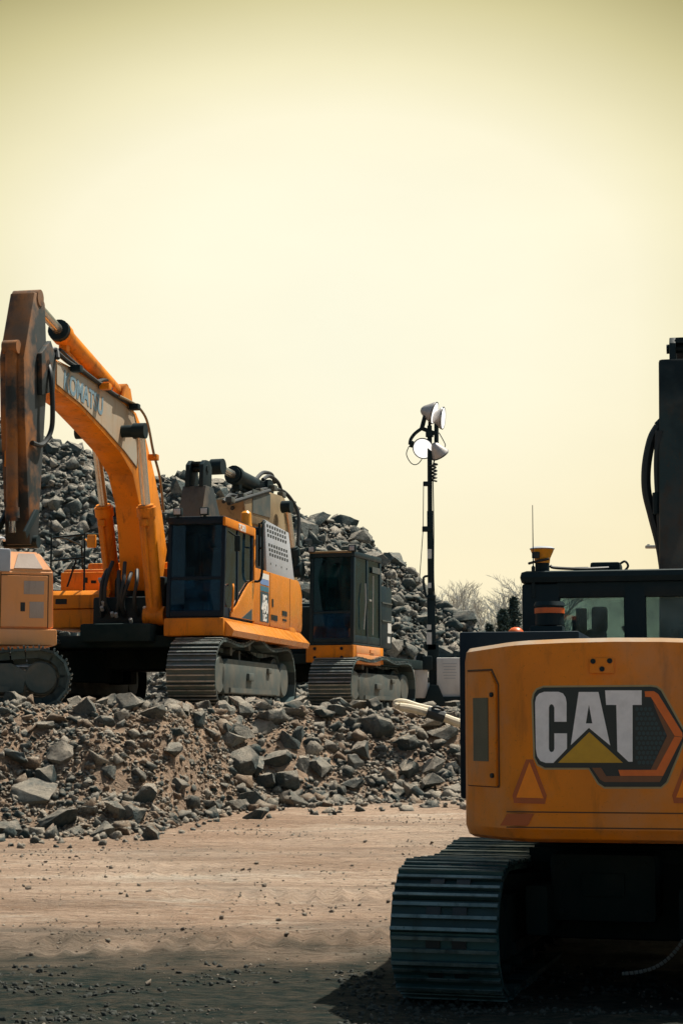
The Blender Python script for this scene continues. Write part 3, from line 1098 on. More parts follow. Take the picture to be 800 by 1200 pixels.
def cab(root, x0, x1, y0, y1, z0, z1, paintm, glassm, pw=0.075, mid=0.40, slope=0.10, sidepost=0.45, lowfront=True, roofm=None, lowm='glassblue'):
    """operator's cab: open frame of posts with panes set in it"""
    bm = NB()
    h = z1 - z0
    yf = y1 - slope                                         # front post leans back towards the roof
    rf = 0.13
    for x in (x0, x1):
        s = 1 if x == x0 else -1
        prism(bm, [(y1 - pw * 1.3, z0), (y1, z0), (yf, z1 - rf), (yf - pw * 1.3, z1 - rf)], 0, x, x + s * pw, 0.012)
        b2b(bm, (x, y0, z0), (x + s * pw, y0 + pw * 1.4, z1 - rf), 0.012)
        ym = y0 + (y1 - y0) * sidepost
        b2b(bm, (x + s * 0.004, ym - pw * 0.6, z0), (x + s * pw * 0.9, ym + pw * 0.6, z1 - rf), 0.01)
        b2b(bm, (x + s * 0.006, y0 + pw * 1.4, z0 + 0.004), (x + s * pw * 0.8, y1 - pw * 1.3, z0 + 0.16), 0.01)
    zm = z0 + h * mid
    for z, t in ((z0 + 0.003, 0.10), (zm, 0.05)) if lowfront else ((z0 + 0.003, 0.10),):
        fy = y1 - slope * (z - z0) / (h - rf)
        b2b(bm, (x0 + pw, fy - 0.08, z), (x1 - pw, fy - 0.008, z + t), 0.01)
    b2b(bm, (x0 + pw, y0 + 0.004, z0 + 0.003), (x1 - pw, y0 + 0.07, z0 + 0.45), 0.01)
    b2b(bm, (x0 + 0.01, y0 + 0.01, z0 - 0.05), (x1 - 0.01, y1 - 0.01, z0 - 0.002), 0.01)
    o = obj('cab', bm, paintm, root)
    bm = NB()
    prism(bm, [(x0 - 0.012, y0 - 0.012), (x1 + 0.012, y0 - 0.012), (x1 + 0.012, yf + 0.02), (x1 - 0.10, yf + 0.05), (x0 + 0.10, yf + 0.05), (x0 - 0.012, yf + 0.02)], 2, z1 - rf, z1, 0.035)
    obj('roof', bm, roofm or paintm, o)

    def pane(a, b, c, d, nm='window'):
        b_ = NB()
        q = [Vector(v) for v in (a, b, c, d)]
        nn = (q[1] - q[0]).cross(q[2] - q[0]).normalized() * 0.008
        va = [b_.verts.new(v + nn) for v in q]
        vb = [b_.verts.new(v - nn) for v in q]
        b_.faces.new(va)
        b_.faces.new(vb[::-1])
        for i in range(4):
            b_.faces.new((va[i], vb[i], vb[(i + 1) % 4], va[(i + 1) % 4]))
        bmesh.ops.recalc_face_normals(b_, faces=list(b_.faces))
        return obj(nm, b_, glassm, o, 0)

    def fy(z):
        return y1 - slope * (z - z0) / (h - rf) - 0.035
    zt = z1 - rf
    zb = zm + 0.05 if lowfront else z0 + 0.10
    pane((x0 + pw, fy(zb), zb), (x1 - pw, fy(zb), zb), (x1 - pw, fy(zt), zt), (x0 + pw, fy(zt), zt), 'windscreen')
    if lowfront:
        pane((x0 + pw, fy(z0 + 0.1), z0 + 0.1), (x1 - pw, fy(z0 + 0.1), z0 + 0.1), (x1 - pw, fy(zm), zm), (x0 + pw, fy(zm), zm), 'lower_windscreen').data.materials[0] = M[lowm]
    ym = y0 + (y1 - y0) * sidepost
    for x in (x0 + 0.03, x1 - 0.03):
        pane((x, ym + pw * 0.6, z0 + 0.16), (x, y1 - pw * 1.3, z0 + 0.16), (x, yf - pw * 1.3, zt), (x, ym + pw * 0.6, zt))
        pane((x, y0 + pw * 1.4, z0 + 0.16), (x, ym - pw * 0.6, z0 + 0.16), (x, ym - pw * 0.6, zt), (x, y0 + pw * 1.4, zt))
    pane((x0 + pw, y0 + 0.03, z0 + 0.45), (x1 - pw, y0 + 0.03, z0 + 0.45), (x1 - pw, y0 + 0.03, zt), (x0 + pw, y0 + 0.03, zt), 'rear_window')
    return o


def cylinder_ram(root, a, b, rb, rr, split=0.5, mat='kom', nm='hydraulic_cylinder', boss=True):
    """barrel from a, rod on to b"""
    a, b = Vector(a), Vector(b)
    m_ = a.lerp(b, split)
    d = (b - a).normalized()
    bm = NB()
    tube(bm, [a, m_ - d * 0.16], rb, 16)
    tube(bm, [m_ - d * 0.17, m_ - d * 0.02], rb * 1.18, 16)
    tube(bm, [m_ - d * 0.02, m_ + d * 0.02], rb * 0.95, 16)
    tube(bm, [a - Vector((rb * 1.3, 0, 0)), a + Vector((rb * 1.3, 0, 0))], rb * 1.15, 14)
    px_ = d.cross(Vector((1, 0, 0))).normalized()
    tube(bm, [a + d * 0.2 + px_ * rb * 1.3, m_ - d * 0.25 + px_ * rb * 1.3], rb * 0.2, 8)
    bx(bm, m_ - d * 0.25 + px_ * rb * 1.2, (rb * 0.9, rb * 0.9, rb * 0.8), 0.01)
    o = obj(nm, bm, mat, root)
    bm = NB()
    tube(bm, [m_ + d * 0.01, b], rr, 14)
    obj('piston_rod', bm, 'chrome', o)
    if boss:
        bm = NB()
        tube(bm, [b - Vector((rb * 0.75, 0, 0)), b + Vector((rb * 0.75, 0, 0))], rb * 0.95, 16)
        obj('rod_end', bm, 'black', o)
    return o


def hoses(root, paths, r=0.025, mat='rubber', nm='hydraulic_hose'):
    for p in paths:
        bm = NB()
        tube(bm, smooth_path(p, 7), r, 8)
        obj(nm, bm, mat, root)


def poly_plate(bm, pts3, nn, depth, mi=0):
    """thin raised plate from a flat outline of 3-D points"""
    nn = Vector(nn).normalized() * depth
    a = [bm.verts.new(Vector(p)) for p in pts3]
    b = [bm.verts.new(Vector(p) + nn) for p in pts3]
    fs_ = [bm.faces.new(a), bm.faces.new(b[::-1])]
    n = len(a)
    for i in range(n):
        fs_.append(bm.faces.new((a[i], a[(i + 1) % n], b[(i + 1) % n], b[i])))
    bmesh.ops.recalc_face_normals(bm, faces=fs_)
    for f in fs_:
        f.material_index = mi
    return fs_


I4 = Matrix.Identity(4)

# ------------------------------------------------------------------ the near excavator, seen from behind
FC = Frame(2.15, 13.9, 0.02, -12)
near = thing('excavator', 'orange excavator in the foreground seen from behind with CAT badge on its counterweight', 'excavator', FC.loc, FC.rot)
UM = Matrix.Rotation(R(-3.5), 4, 'Z')
undercarriage(near, 1.96, 0.70, 4.2, 0.84, 44, UM, 'shoe_dark', 'underdark', 'underdark', 'underdark', bump_h=0.04, sag=0.03)
bm = NB()
bx(bm, (0, 0.3, 0.60), (1.30, 2.0, 0.66), 0.06)
bx(bm, (-0.1, -0.85, 0.66), (0.72, 0.5, 0.46), 0.05)
for x in (-0.52, 0.5):
    bx(bm, (x, -0.95, 0.52), (0.16, 0.7, 0.34), 0.04)
b2b(bm, (-0.66, -0.75, 0.80), (0.66, -0.68, 0.90), 0.01)
bm.transform(UM)
obj('shade_filler', bm, 'underdark', near)  # added dark box hiding lit ground, stands for shade under the machine
bm = NB()
for x, z in ((-0.38, 0.50), (0.18, 0.50), (-0.38, 0.82), (0.18, 0.82)):
    bm = NB()
    tube(bm, [(x, -1.09, z), (x, -1.12, z)], 0.022, 8)
    bm.transform(UM)
    obj('filler_bolt', bm, 'underdark', near)
bm = NB()
bx(bm, (-0.1, -1.10, 0.68), (0.30, 0.03, 0.16), 0.02)
bm.transform(UM)
obj('filler_plate', bm, 'underdark', near)
links = smooth_path([P(728, 1141, 12.9), P(748, 1139, 12.9), P(768, 1133, 12.9), P(785, 1121, 12.9), P(798, 1105, 12.9), P(812, 1085, 12.9)], 4)
bm = NB()
for i in range(len(links) - 1):
    a, b = FC.i @ links[i], FC.i @ links[i + 1]
    tube(bm, [a.lerp(b, 0.06), a.lerp(b, 0.80)], 0.013, 6)
obj('chain', bm, 'steel', near)  # added pale segments standing for a lit track edge, bright despite the shade
# swing platform
bm = NB()
b2b(bm, (-0.72, -1.25, 0.97), (0.85, 1.9, 1.16), 0.03)
obj('swing_platform', bm, 'underdark', near)
# counterweight: curved rear, chamfered corners, crowned top
RS = -2.05
half = [(0.0, RS), (0.30, RS), (0.56, RS), (0.64, RS + 0.03), (0.70, RS + 0.08), (0.735, RS + 0.125), (1.0, -1.60), (1.025, -1.55), (1.03, -1.48), (1.03, -1.12)]
plan = [(-x, y) for x, y in half[::-1]] + half[1:]
bm = NB()
levels = [(1.015, 0.955, 0.10), (1.04, 0.985, 0.04), (1.10, 1.0, 0.0), (2.17, 1.0, 0.0), (2.235, 0.992, 0.016), (2.262, 0.975, 0.05)]
rings = []
for z, kx, inset in levels:
    ring = []
    for x, y in plan:
        zz = z
        if z > 2.1:
            zz = z + 0.045 * (1 - (x / 1.03) ** 2)
        ring.append(bm.verts.new((x * kx, max(y + 0, y) + (inset if y < -1.2 else 0), zz)))
    rings.append(ring)
n = len(plan)
for i in range(len(rings) - 1):
    for k in range(n - 1):
        bm.faces.new((rings[i][k], rings[i][k + 1], rings[i + 1][k + 1], rings[i + 1][k]))
    bm.faces.new((rings[i][n - 1], rings[i][0], rings[i + 1][0], rings[i + 1][n - 1]))
bm.faces.new(rings[0][::-1])
# top: strip of quads to the straight front edge
tv = rings[-1]
for k in range(n // 2):
    a, b, c, d = tv[k], tv[k + 1], tv[n - 2 - k], tv[n - 1 - k]
    if len({a, b, c, d}) == 4:
        bm.faces.new((a, b, c, d))
    elif len({a, b, c, d}) == 3:
        bm.faces.new(list(dict.fromkeys((a, b, c, d))))
bmesh.ops.recalc_face_normals(bm, faces=list(bm.faces))
bm.normal_update()
for f in bm.faces:
    if f.normal.z > 0.45:
        f.material_index = 1
cw = obj('counterweight', bm, ['cat', 'dusttop'], near, 28)


def cr(cx, cy):                       # a point of the enlarged badge picture -> the rear face
    q = FC.hit(610 + cx / 4.21, 790 + cy / 4.21, 1, RS)
    return Vector((q.x, RS, q.z))


def cp(px, py, off=0.0):
    q = FC.hit(px, py, 1, RS)
    return Vector((q.x, RS - off, q.z))


def plate(pts, off, depth, name, mat, par, f=cr):
    bm = NB()
    poly_plate(bm, [f(*p) - Vector((0, off, 0)) for p in pts], (0, -1, 0), depth)
    return obj(name, bm, mat, par, 0)


outl = [(60, 130), (66, 98), (80, 78), (110, 66), (640, 62), (668, 66), (690, 82), (806, 290), (806, 318), (716, 532), (690, 556), (412, 556), (384, 538), (336, 462), (118, 462), (86, 445), (70, 412)]
cc = Vector((sum(p[0] for p in outl) / len(outl), sum(p[1] for p in outl) / len(outl)))
big = []
for i, p in enumerate(outl):
    a, b = Vector(outl[i - 1]), Vector(outl[(i + 1) % len(outl)])
    t = (b - a).normalized()
    big.append((p[0] + t.y * 9, p[1] - t.x * 9))
bd = plate(big, 0.0, 0.003, 'badge', 'trim', cw)
plate(outl, 0.003, 0.003, 'badge_field', 'badge', bd)
plate([(70, 140), (76, 112), (90, 96), (115, 87), (185, 87), (207, 95), (220, 114), (225, 140), (225, 235), (165, 235), (165, 165), (159, 152), (150, 148), (142, 153), (138, 165), (138, 368), (142, 380),
       (151, 385), (161, 380), (165, 368), (165, 292), (227, 292), (227, 368), (160, 438), (122, 438), (96, 428), (80, 405), (74, 370)], 0.006, 0.004, 'letter', 'letter', bd)
bm = NB()
oA = [cr(*p) - Vector((0, 0.006, 0)) for p in ((285, 88), (382, 88), (440, 352), (335, 265), (246, 350))]
iA = [cr(*p) - Vector((0, 0.006, 0)) for p in ((335, 150), (352, 243), (320, 243))]
va = [bm.verts.new(v) for v in oA]
vi = [bm.verts.new(v) for v in iA]
for f in ((va[0], va[1], vi[0]), (va[1], va[2], vi[1], vi[0]), (va[2], va[3], vi[1]), (va[3], vi[2], vi[1]), (va[3], va[4], vi[2]), (va[4], va[0], vi[0], vi[2])):
    bm.faces.new(f)
bmesh.ops.recalc_face_normals(bm, faces=list(bm.faces))
r_ = bmesh.ops.extrude_face_region(bm, geom=list(bm.faces))
bmesh.ops.translate(bm, verts=[g for g in r_['geom'] if isinstance(g, bmesh.types.BMVert)], vec=(0, -0.004, 0))
bmesh.ops.recalc_face_normals(bm, faces=list(bm.faces))
obj('letter', bm, 'letter', bd, 0)
plate([(415, 80), (595, 80), (595, 152), (550, 152), (550, 432), (530, 432), (475, 380), (470, 152), (420, 152)], 0.006, 0.004, 'letter', 'letter', bd)
plate([(337, 286), (502, 437), (183, 437)], 0.006, 0.003, 'triangle', 'gold', bd)
plate([(610, 84), (655, 84), (676, 98), (795, 290), (797, 310), (757, 305), (640, 113), (612, 112)], 0.006, 0.003, 'chevron', 'chev', bd)
plate([(660, 165), (650, 135), (756, 306), (668, 497), (640, 470), (720, 305)], 0.0065, 0.003, 'chevron', 'bronze', bd)
plate([(757, 307), (796, 312), (700, 502), (490, 502), (480, 472), (668, 472)], 0.0095, 0.002, 'chevron', 'chev', bd)
plate([(350, 462), (395, 462), (420, 503), (699, 503), (684, 532), (412, 532), (390, 520)], 0.0060, 0.003, 'chevron', 'bronze', bd)
bm = NB()
for j in range(12):
    for i in range(8):
        hx, hy = 572 + i * 21 + (j % 2) * 10.5, 172 + j * 24
        lim = 716 - abs(hy - 305) * 0.52
        if hx > lim or hy > 455 or hx < 560 or (hy > 430 and hx < 580):
            continue
        ring = [(hx + 9.3 * math.cos(R(60 * q + 30)), hy + 10.6 * math.sin(R(60 * q + 30))) for q in range(6)]
        poly_plate(bm, [cr(*p) - Vector((0, 0.006, 0)) for p in ring], (0, -1, 0), 0.001)
obj('hexagon_pattern', bm, 'hexm', bd, 0)
# reflectors
for dx in (0, 187):
    o = plate([(616 + dx, 890), (624 + dx, 890), (640 + dx, 932), (638 + dx, 942), (602 + dx, 941), (600 + dx, 932)], 0.0, 0.005, 'warning_triangle', 'reflector_dark', cw, cp)
    plate([(620 + dx, 893), (636.5 + dx, 935.5), (604.5 + dx, 934.5)], 0.005, 0.003, 'reflector', 'reflector', o, cp)
plate([(594, 953.5), (625, 953.5), (618, 967.5), (585.5, 967.5)], 0.001, 0.005, 'red_reflector', 'reflector_dark', cw, cp)
bm = NB()
for y in (951.2, 969.2):
    a, b = cp(593, y), cp(1000, y)
    b2b(bm, (a.x, RS - 0.0025, a.z - 0.004), (1.0 * 0.55, RS + 0.001, a.z + 0.004))
obj('moulding_line', bm, 'groove', cw)
# lifting plate with bolts, near the top
bm = NB()
a, b = cp(690, 771), cp(719, 789)
bx(bm, ((a.x + b.x) / 2, RS - 0.008, (a.z + b.z) / 2), (abs(b.x - a.x), 0.016, abs(b.z - a.z)), 0.006)
lp = obj('lifting_plate', bm, 'cat', cw)
for px, py in ((694.5, 775), (714, 774.5), (705, 784)):
    q = cp(px, py)
    bm = NB()
    tube(bm, [(q.x, RS - 0.01, q.z), (q.x, RS - 0.024, q.z)], 0.017, 10)
    obj('bolt', bm, 'black', lp)
# hatch on the angled left corner
A0, A1 = Vector((-0.735, RS + 0.125, 0)), Vector((-1.0, -1.60, 0))
ex = (A0 - A1).normalized()
wd = (A0 - A1).length
nout = Vector((ex.y, -ex.x, 0))
HM = Matrix(((ex.x, -nout.x, 0, A1.x), (ex.y, -nout.y, 0, A1.y), (0, 0, 1, 0), (0, 0, 0, 1)))    # local x along the face, -y outwards
if nout.y > 0:
    print('hatch normal flipped')
bm = NB()
h0, h1 = 1.36, 2.10
prism(bm, [(0.02, h0), (wd - 0.05, h0), (wd - 0.05, h1 - 0.09), (wd - 0.12, h1), (0.02, h1)], 1, -0.018, 0.004, 0.008, HM)
hd = obj('access_door', bm, 'cat', cw)
bm = NB()
for a, b in (((0.005, h0), (wd - 0.035, h0)), ((wd - 0.035, h0), (wd - 0.035, h1 - 0.085)), ((wd - 0.035, h1 - 0.085), (wd - 0.115, h1 + 0.012)), ((wd - 0.115, h1 + 0.012), (0.005, h1 + 0.012)), ((0.006, h1), (0.006, h0))):
    a, b = Vector((a[0], 0, a[1])), Vector((b[0], 0, b[1]))
    tube(bm, [a, b], 0.007, 6, HM)
obj('door_seal', bm, 'groove', hd)
bm = NB()
prism(bm, [(0.10, h0 + 0.16), (0.285, h0 + 0.16), (0.285, h1 - 0.17), (0.10, h1 - 0.17)], 1, -0.022, -0.012, 0, HM)
for i in range(22):
    z = h0 + 0.175 + i * 0.0185
    b2b(bm, (0.105, -0.0255, z), (0.28, -0.021, z + 0.007), 0, HM)
obj('vent', bm, 'vent', hd)
for z in (h1 - 0.15, h0 + 0.07):
    bm = NB()
    tube(bm, [(wd - 0.085, -0.015, z), (wd - 0.085, -0.032, z)], 0.016, 10, HM)
    obj('door_bolt', bm, 'black', hd)
# dark housing left of the engine, its rear end showing past the counterweight
bm = NB()
b2b(bm, (-1.13, -1.10, 1.25), (-0.30, 0.1, 2.395), 0.018)
sh = obj('side_housing', bm, 'navy', near)
bm = NB()
b2b(bm, (-0.28, -1.10, 1.2), (1.0, 1.0, 2.2), 0.04)
obj('engine_hood', bm, 'black', near)
bm = NB()
q = FC.hit(604, 741, 1, 0.05)
tube(bm, [(q.x, 0.05, 2.39), (q.x, 0.05, 2.43), (q.x, 0.05, 2.455), (q.x, 0.05, 2.475), (q.x, 0.05, 2.482)], [0.062, 0.064, 0.055, 0.036, 0.012], 16)
obj('marker_lamp', bm, 'orangered', near)
# cab
CY = 0.30
cl = FC.hit(611, 700, 1, CY).x
zroof = FC.hit(680, 668, 1, CY).z
zsill = 2.20
def cz(px, py):
    q = FC.hit(px, py, 1, CY)
    return q.x, q.z
bm = NB()
xr = cl + 1.42
W1a, W1b = cz(655, 700)[0], cz(730, 700)[0]
W2a, W2b = cz(756, 700)[0], cz(812, 700)[0]
wt = cz(690, 700)[1]
yb = CY
b2b(bm, (cl, yb, 1.3), (W1a, yb + 0.10, zroof - 0.10), 0.02)
b2b(bm, (W1b, yb + 0.001, 1.3), (W2a, yb + 0.10, zroof - 0.10), 0.02)
b2b(bm, (W2b, yb, 1.3), (xr, yb + 0.10, zroof - 0.10), 0.02)
b2b(bm, (W1a - 0.02, yb + 0.004, 1.3), (xr - 0.02, yb + 0.09, zsill), 0.01)
b2b(bm, (W1a - 0.02, yb + 0.004, wt), (xr - 0.02, yb + 0.09, zroof - 0.09), 0.01)
for x in (cl, xr - 0.07):
    b2b(bm, (x + 0.003, yb + 0.101, 1.3), (x + 0.07, yb + 1.75, zsill - 0.1), 0.01)
    b2b(bm, (x + 0.003, yb + 0.85, zsill - 0.1), (x + 0.065, yb + 0.98, zroof - 0.1), 0.01)
    b2b(bm, (x + 0.001, yb + 1.60, zsill - 0.1), (x + 0.07, yb + 1.75, zroof - 0.1), 0.01)
b2b(bm, (cl + 0.07, yb + 1.66, 1.3), (xr - 0.07, yb + 1.74, 1.75), 0.01)
b2b(bm, (cl + 0.02, yb + 0.1, 1.28), (xr - 0.02, yb + 1.7, 1.34))
ccab = obj('cab', bm, 'black', near)
bm = NB()
b2b(bm, (cl - 0.015, yb - 0.03, zroof - 0.10), (xr + 0.015, yb + 1.80, zroof), 0.05)
obj('roof', bm, 'black', ccab)
def rpane(a, b, nm):
    bm = NB()
    b2b(bm, a, b, 0.0)
    obj(nm, bm, 'clear', ccab, 0)
rpane((W1a - 0.01, yb + 0.045, zsill - 0.01), (W1b + 0.01, yb + 0.053, wt + 0.01), 'rear_window')
rpane((W2a - 0.01, yb + 0.045, zsill - 0.01), (W2b + 0.01, yb + 0.053, wt + 0.01), 'rear_window')
rpane((cl + 0.07, yb + 1.69, 1.75), (xr - 0.07, yb + 1.698, zroof - 0.1), 'windscreen')
for x in (cl + 0.03, xr - 0.038):
    rpane((x, yb + 0.11, zsill - 0.1), (x + 0.008, yb + 1.6, zroof - 0.1), 'side_window')
ys2 = yb + 0.75
sx_ = FC.hit(702, 725, 1, ys2).x
zh_ = FC.hit(702, 711, 1, ys2).z
bm = NB()
bx(bm, (sx_, ys2, zh_ - 0.10), (0.125, 0.10, 0.20), 0.03)
bx(bm, (sx_ - 0.03, ys2 + 0.01, zh_ - 0.24), (0.17, 0.12, 0.12), 0.04)
prism(bm, [(sx_ - 0.16, zh_ - 0.9), (sx_ - 0.16, zh_ - 0.34), (sx_ - 0.12, zh_ - 0.27), (sx_ + 0.08, zh_ - 0.25), (sx_ + 0.13, zh_ - 0.33), (sx_ + 0.14, zh_ - 0.9)], 1, ys2 - 0.07, ys2 + 0.07, 0.03)
bx(bm, (sx_, ys2 + 0.25, zh_ - 0.82), (0.46, 0.5, 0.14), 0.04)
bx(bm, (sx_, ys2 + 0.2, zh_ - 1.05), (0.36, 0.36, 0.4), 0.03)
obj('seat', bm, 'seat', ccab)
bm = NB()
tube(bm, smooth_path([(sx_ + 0.28, yb + 1.0, 2.0), (sx_ + 0.27, yb + 1.1, 2.3), (sx_ + 0.16, yb + 1.15, 2.55)], 5), 0.016, 8)
bx(bm, (sx_ + 0.66, yb + 1.2, 2.1), (0.16, 0.1, 0.8), 0.02)
bx(bm, (sx_ - 0.25, yb + 1.4, 2.2), (0.05, 0.06, 0.9), 0.01)
tube(bm, [(sx_ + 0.60, yb + 1.0, 2.4), (sx_ + 0.60, yb + 0.98, 2.52)], 0.05, 10)
obj('console', bm, 'seat', ccab)
bm = NB()
q = FC.hit(681, 738, 1, yb + 1.5)
bx(bm, (q.x, yb + 1.5, q.z), (0.09, 0.03, 0.36), 0.01)
obj('pale_streak', bm, 'boomgrey', ccab)  # added pale strip standing for a light streak in the rear window
# canister with an orange top standing in front of the rear window
bm = NB()
fy_ = -0.15
a, b = FC.hit(622, 755, 1, fy_), FC.hit(660, 735, 1, fy_)
b2b(bm, (a.x, fy_ - 0.1, 2.1), (b.x, fy_ + 0.12, FC.hit(640, 734, 1, fy_).z), 0.01)
q0, q1 = FC.hit(627, 733, 1, fy_), FC.hit(660, 707, 1, fy_)
tube(bm, [((q0.x + q1.x) / 2, fy_, q0.z), ((q0.x + q1.x) / 2, fy_, q1.z)], (q1.x - q0.x) / 2, 20)
pc = obj('air_cleaner', bm, 'black', near)
bm = NB()
zt_ = q1.z
tube(bm, [((q0.x + q1.x) / 2, fy_, zt_ - 0.075), ((q0.x + q1.x) / 2, fy_, zt_ - 0.035)], (q1.x - q0.x) / 2 + 0.006, 20)
obj('warning_band', bm, 'orangered', pc)
bm = NB()
tube(bm, [((q0.x + q1.x) / 2, fy_, zt_ - 0.02), ((q0.x + q1.x) / 2, fy_, zt_ + 0.012)], [(q1.x - q0.x) / 2 + 0.012, (q1.x - q0.x) / 2], 20)
obj('cap', bm, 'black', pc)
bm = NB()
g = FC.hit(641, 752, 1, fy_ - 0.1)
b2b(bm, (g.x - 0.016, fy_ - 0.104, g.z - 0.01), (g.x + 0.016, fy_ - 0.1, g.z + 0.05))
obj('sticker', bm, 'sticker', pc)
# orange receiver on the roof and whip antenna
by_ = yb + 0.12
g0 = FC.hit(635, 668, 1, by_)
zs_ = [FC.hit(635, y, 1, by_).z for y in (668, 660, 659, 647, 643, 641)]
bm = NB()
tube(bm, [(g0.x, by_, zroof - 0.02), (g0.x, by_, zs_[1])], 0.055, 14)
rc = obj('receiver_mount', bm, 'black', near)
bm = NB()
tube(bm, [(g0.x, by_, zs_[1]), (g0.x, by_, zs_[2] + 0.03), (g0.x, by_, zs_[3]), (g0.x, by_, zs_[3] + 0.02)], [0.058, 0.062, 0.085, 0.092], 18)
obj('receiver', bm, 'amber', rc)
bm = NB()
tube(bm, [(g0.x, by_, zs_[3] + 0.021), (g0.x, by_, zs_[4]), (g0.x, by_, zs_[5])], [0.096, 0.098, 0.075], 18)
obj('receiver_cap', bm, 'panel', rc)
bm = NB()
bx(bm, (g0.x - 0.04, by_ - 0.085, zs_[3] - 0.03), (0.06, 0.02, 0.05), 0.006)
tube(bm, smooth_path([(g0.x - 0.10, by_ - 0.04, zs_[3] - 0.09), (g0.x - 0.02, by_ - 0.09, zs_[3] - 0.075), (g0.x + 0.06, by_ - 0.08, zs_[3] - 0.06)], 4), 0.01, 6)
tube(bm, smooth_path([(g0.x + 0.06, by_, zs_[1] - 0.02), (g0.x + 0.10, by_, zroof + 0.03), (g0.x + 0.3, by_ + 0.02, zroof + 0.02), (g0.x + 0.5, by_ + 0.1, zroof + 0.03)], 6), 0.012, 6)
obj('receiver_cable', bm, 'rubber', rc)
bm = NB()
a = FC.hit(623.5, 592, 1, by_ - 0.12)
tube(bm, [(a.x, by_ - 0.12, zroof - 0.2), (a.x, by_ - 0.12, zroof + 0.03), (a.x, by_ - 0.12, zroof + 0.04), (a.x, by_ - 0.12, a.z)], [0.016, 0.016, 0.005, 0.003], 6)
obj('whip_antenna', bm, 'black', near)
# boxes on the roof
bm = NB()
ry = yb + 0.35
a, b = FC.hit(692, 660, 1, ry), FC.hit(727, 668, 1, ry)
b2b(bm, (a.x, ry - 0.1, zroof - 0.004 + 0.012), (b.x, ry + 0.2, a.z), 0.02)
for x in (a.x + 0.04, b.x - 0.04):
    b2b(bm, (x - 0.02, ry - 0.05, zroof - 0.01), (x + 0.02, ry + 0.1, zroof + 0.02))
tube(bm, smooth_path([(b.x - 0.02, ry, a.z - 0.02), (b.x + 0.03, ry, a.z + 0.01), (b.x + 0.055, ry, a.z - 0.03), (b.x + 0.01, ry, zroof)], 5), 0.009, 6)
a2, b2 = FC.hit(672, 665, 1, ry), FC.hit(690, 670, 1, ry)
b2b(bm, (a2.x, ry - 0.05, zroof - 0.01), (b2.x, ry + 0.1, a2.z), 0.01)
obj('antenna_box', bm, 'black', near)
# boom and stick, rising beyond the cab
bxl, bxr = 0.0, 0.0
q = FC.hit(773, 560, 1, 3.6)
bxl = q.x
bxr = bxl + 0.56
zt0 = FC.hit(780, 425, 1, 3.9).z
bm = NB()
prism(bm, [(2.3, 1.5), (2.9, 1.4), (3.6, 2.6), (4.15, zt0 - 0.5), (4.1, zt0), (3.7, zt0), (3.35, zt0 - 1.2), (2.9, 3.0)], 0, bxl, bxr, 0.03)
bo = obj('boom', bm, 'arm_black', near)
bm = NB()
for x in (bxl + 0.10, bxr - 0.16):
    prism(bm, [(3.72, zt0 - 0.15), (4.08, zt0 - 0.15), (4.06, zt0 + 0.16), (3.98, zt0 + 0.23), (3.84, zt0 + 0.23), (3.76, zt0 + 0.16)], 0, x, x + 0.06, 0.01)
tube(bm, [(bxl + 0.07, 3.9, zt0 + 0.13), (bxr - 0.07, 3.9, zt0 + 0.13)], 0.045, 12)
b2b(bm, (bxl + 0.16, 3.8, zt0 + 0.17), (bxr - 0.16, 4.0, zt0 + 0.22))
obj('boom_head', bm, 'black', bo)
bm = NB()
prism(bm, [(4.2, zt0 + 0.2), (4.55, zt0 + 0.3), (5.0, zt0 - 0.4), (6.2, 2.0), (5.95, 1.9), (4.3, zt0 - 0.7)], 0, bxl + 0.1, bxr - 0.1, 0.03)
obj('stick', bm, 'arm_black', near)
def hb(px, py, y=3.6):
    q = FC.hit(px, py, 1, y)
    return (q.x, y, q.z)
hoses(near, [[hb(771, 500), hb(763, 515), hb(757, 545), hb(757, 575), hb(764, 605), hb(773, 640), hb(778, 672)]], 0.045)
hoses(near, [[hb(772, 505, 3.5), hb(770, 545, 3.5), hb(772, 590, 3.5), hb(776, 640, 3.5), hb(780, 675, 3.5)]], 0.038)
bm = NB()
a = hb(770.5, 500)
tube(bm, [a, (a[0] + 0.05, a[1], a[2] + 0.05)], 0.05, 10)
obj('hose_coupling', bm, 'black', near)
bm = NB()
a = hb(770, 590, 3.5)
tube(bm, [(a[0], a[1], a[2] - 0.1), (a[0], a[1], a[2] + 0.1)], 0.048, 10)
obj('hose_coupling', bm, 'black', near)
bm = NB()
bx(bm, (bxl + 0.035, 3.55, zt0 - 1.15), (0.11, 0.5, 0.9), 0.02)
bm.free()

# ------------------------------------------------------------------ the big orange excavator facing us
FK = Frame(-3.2, 32.5, 1.97, 168)
kom = thing('excavator', 'orange excavator with KOMATSU on its raised boom, parked behind the rubble bank', 'excavator', FK.loc, FK.rot)
undercarriage(kom, 2.86, 0.80, 5.45, 1.13, 50, I4, 'shoe', 'under', 'under', 'underdark', bump_h=0.11, sag=0.06)


def kl(px, py, l):                    # photograph -> plane at distance l left of the machine's centre
    q = FK.hit(px, py, 0, -l)
    return (q.y, q.z)


LB = 0.215
outer = [(64, 420), (92, 434), (120, 451), (147, 472), (160, 484), (171, 512), (181, 554), (190, 600), (196, 645), (190, 690)]
inner = [(172, 692), (169, 660), (167, 625), (164, 592), (156, 556), (141, 530), (120, 506), (92, 476), (64, 455), (56, 436)]
pts = [kl(x, y, LB) for x, y in outer + inner]
bm = NB()
prism(bm, pts, 0, -LB, LB, 0.02)
boom = obj('boom', bm, 'kom', kom)
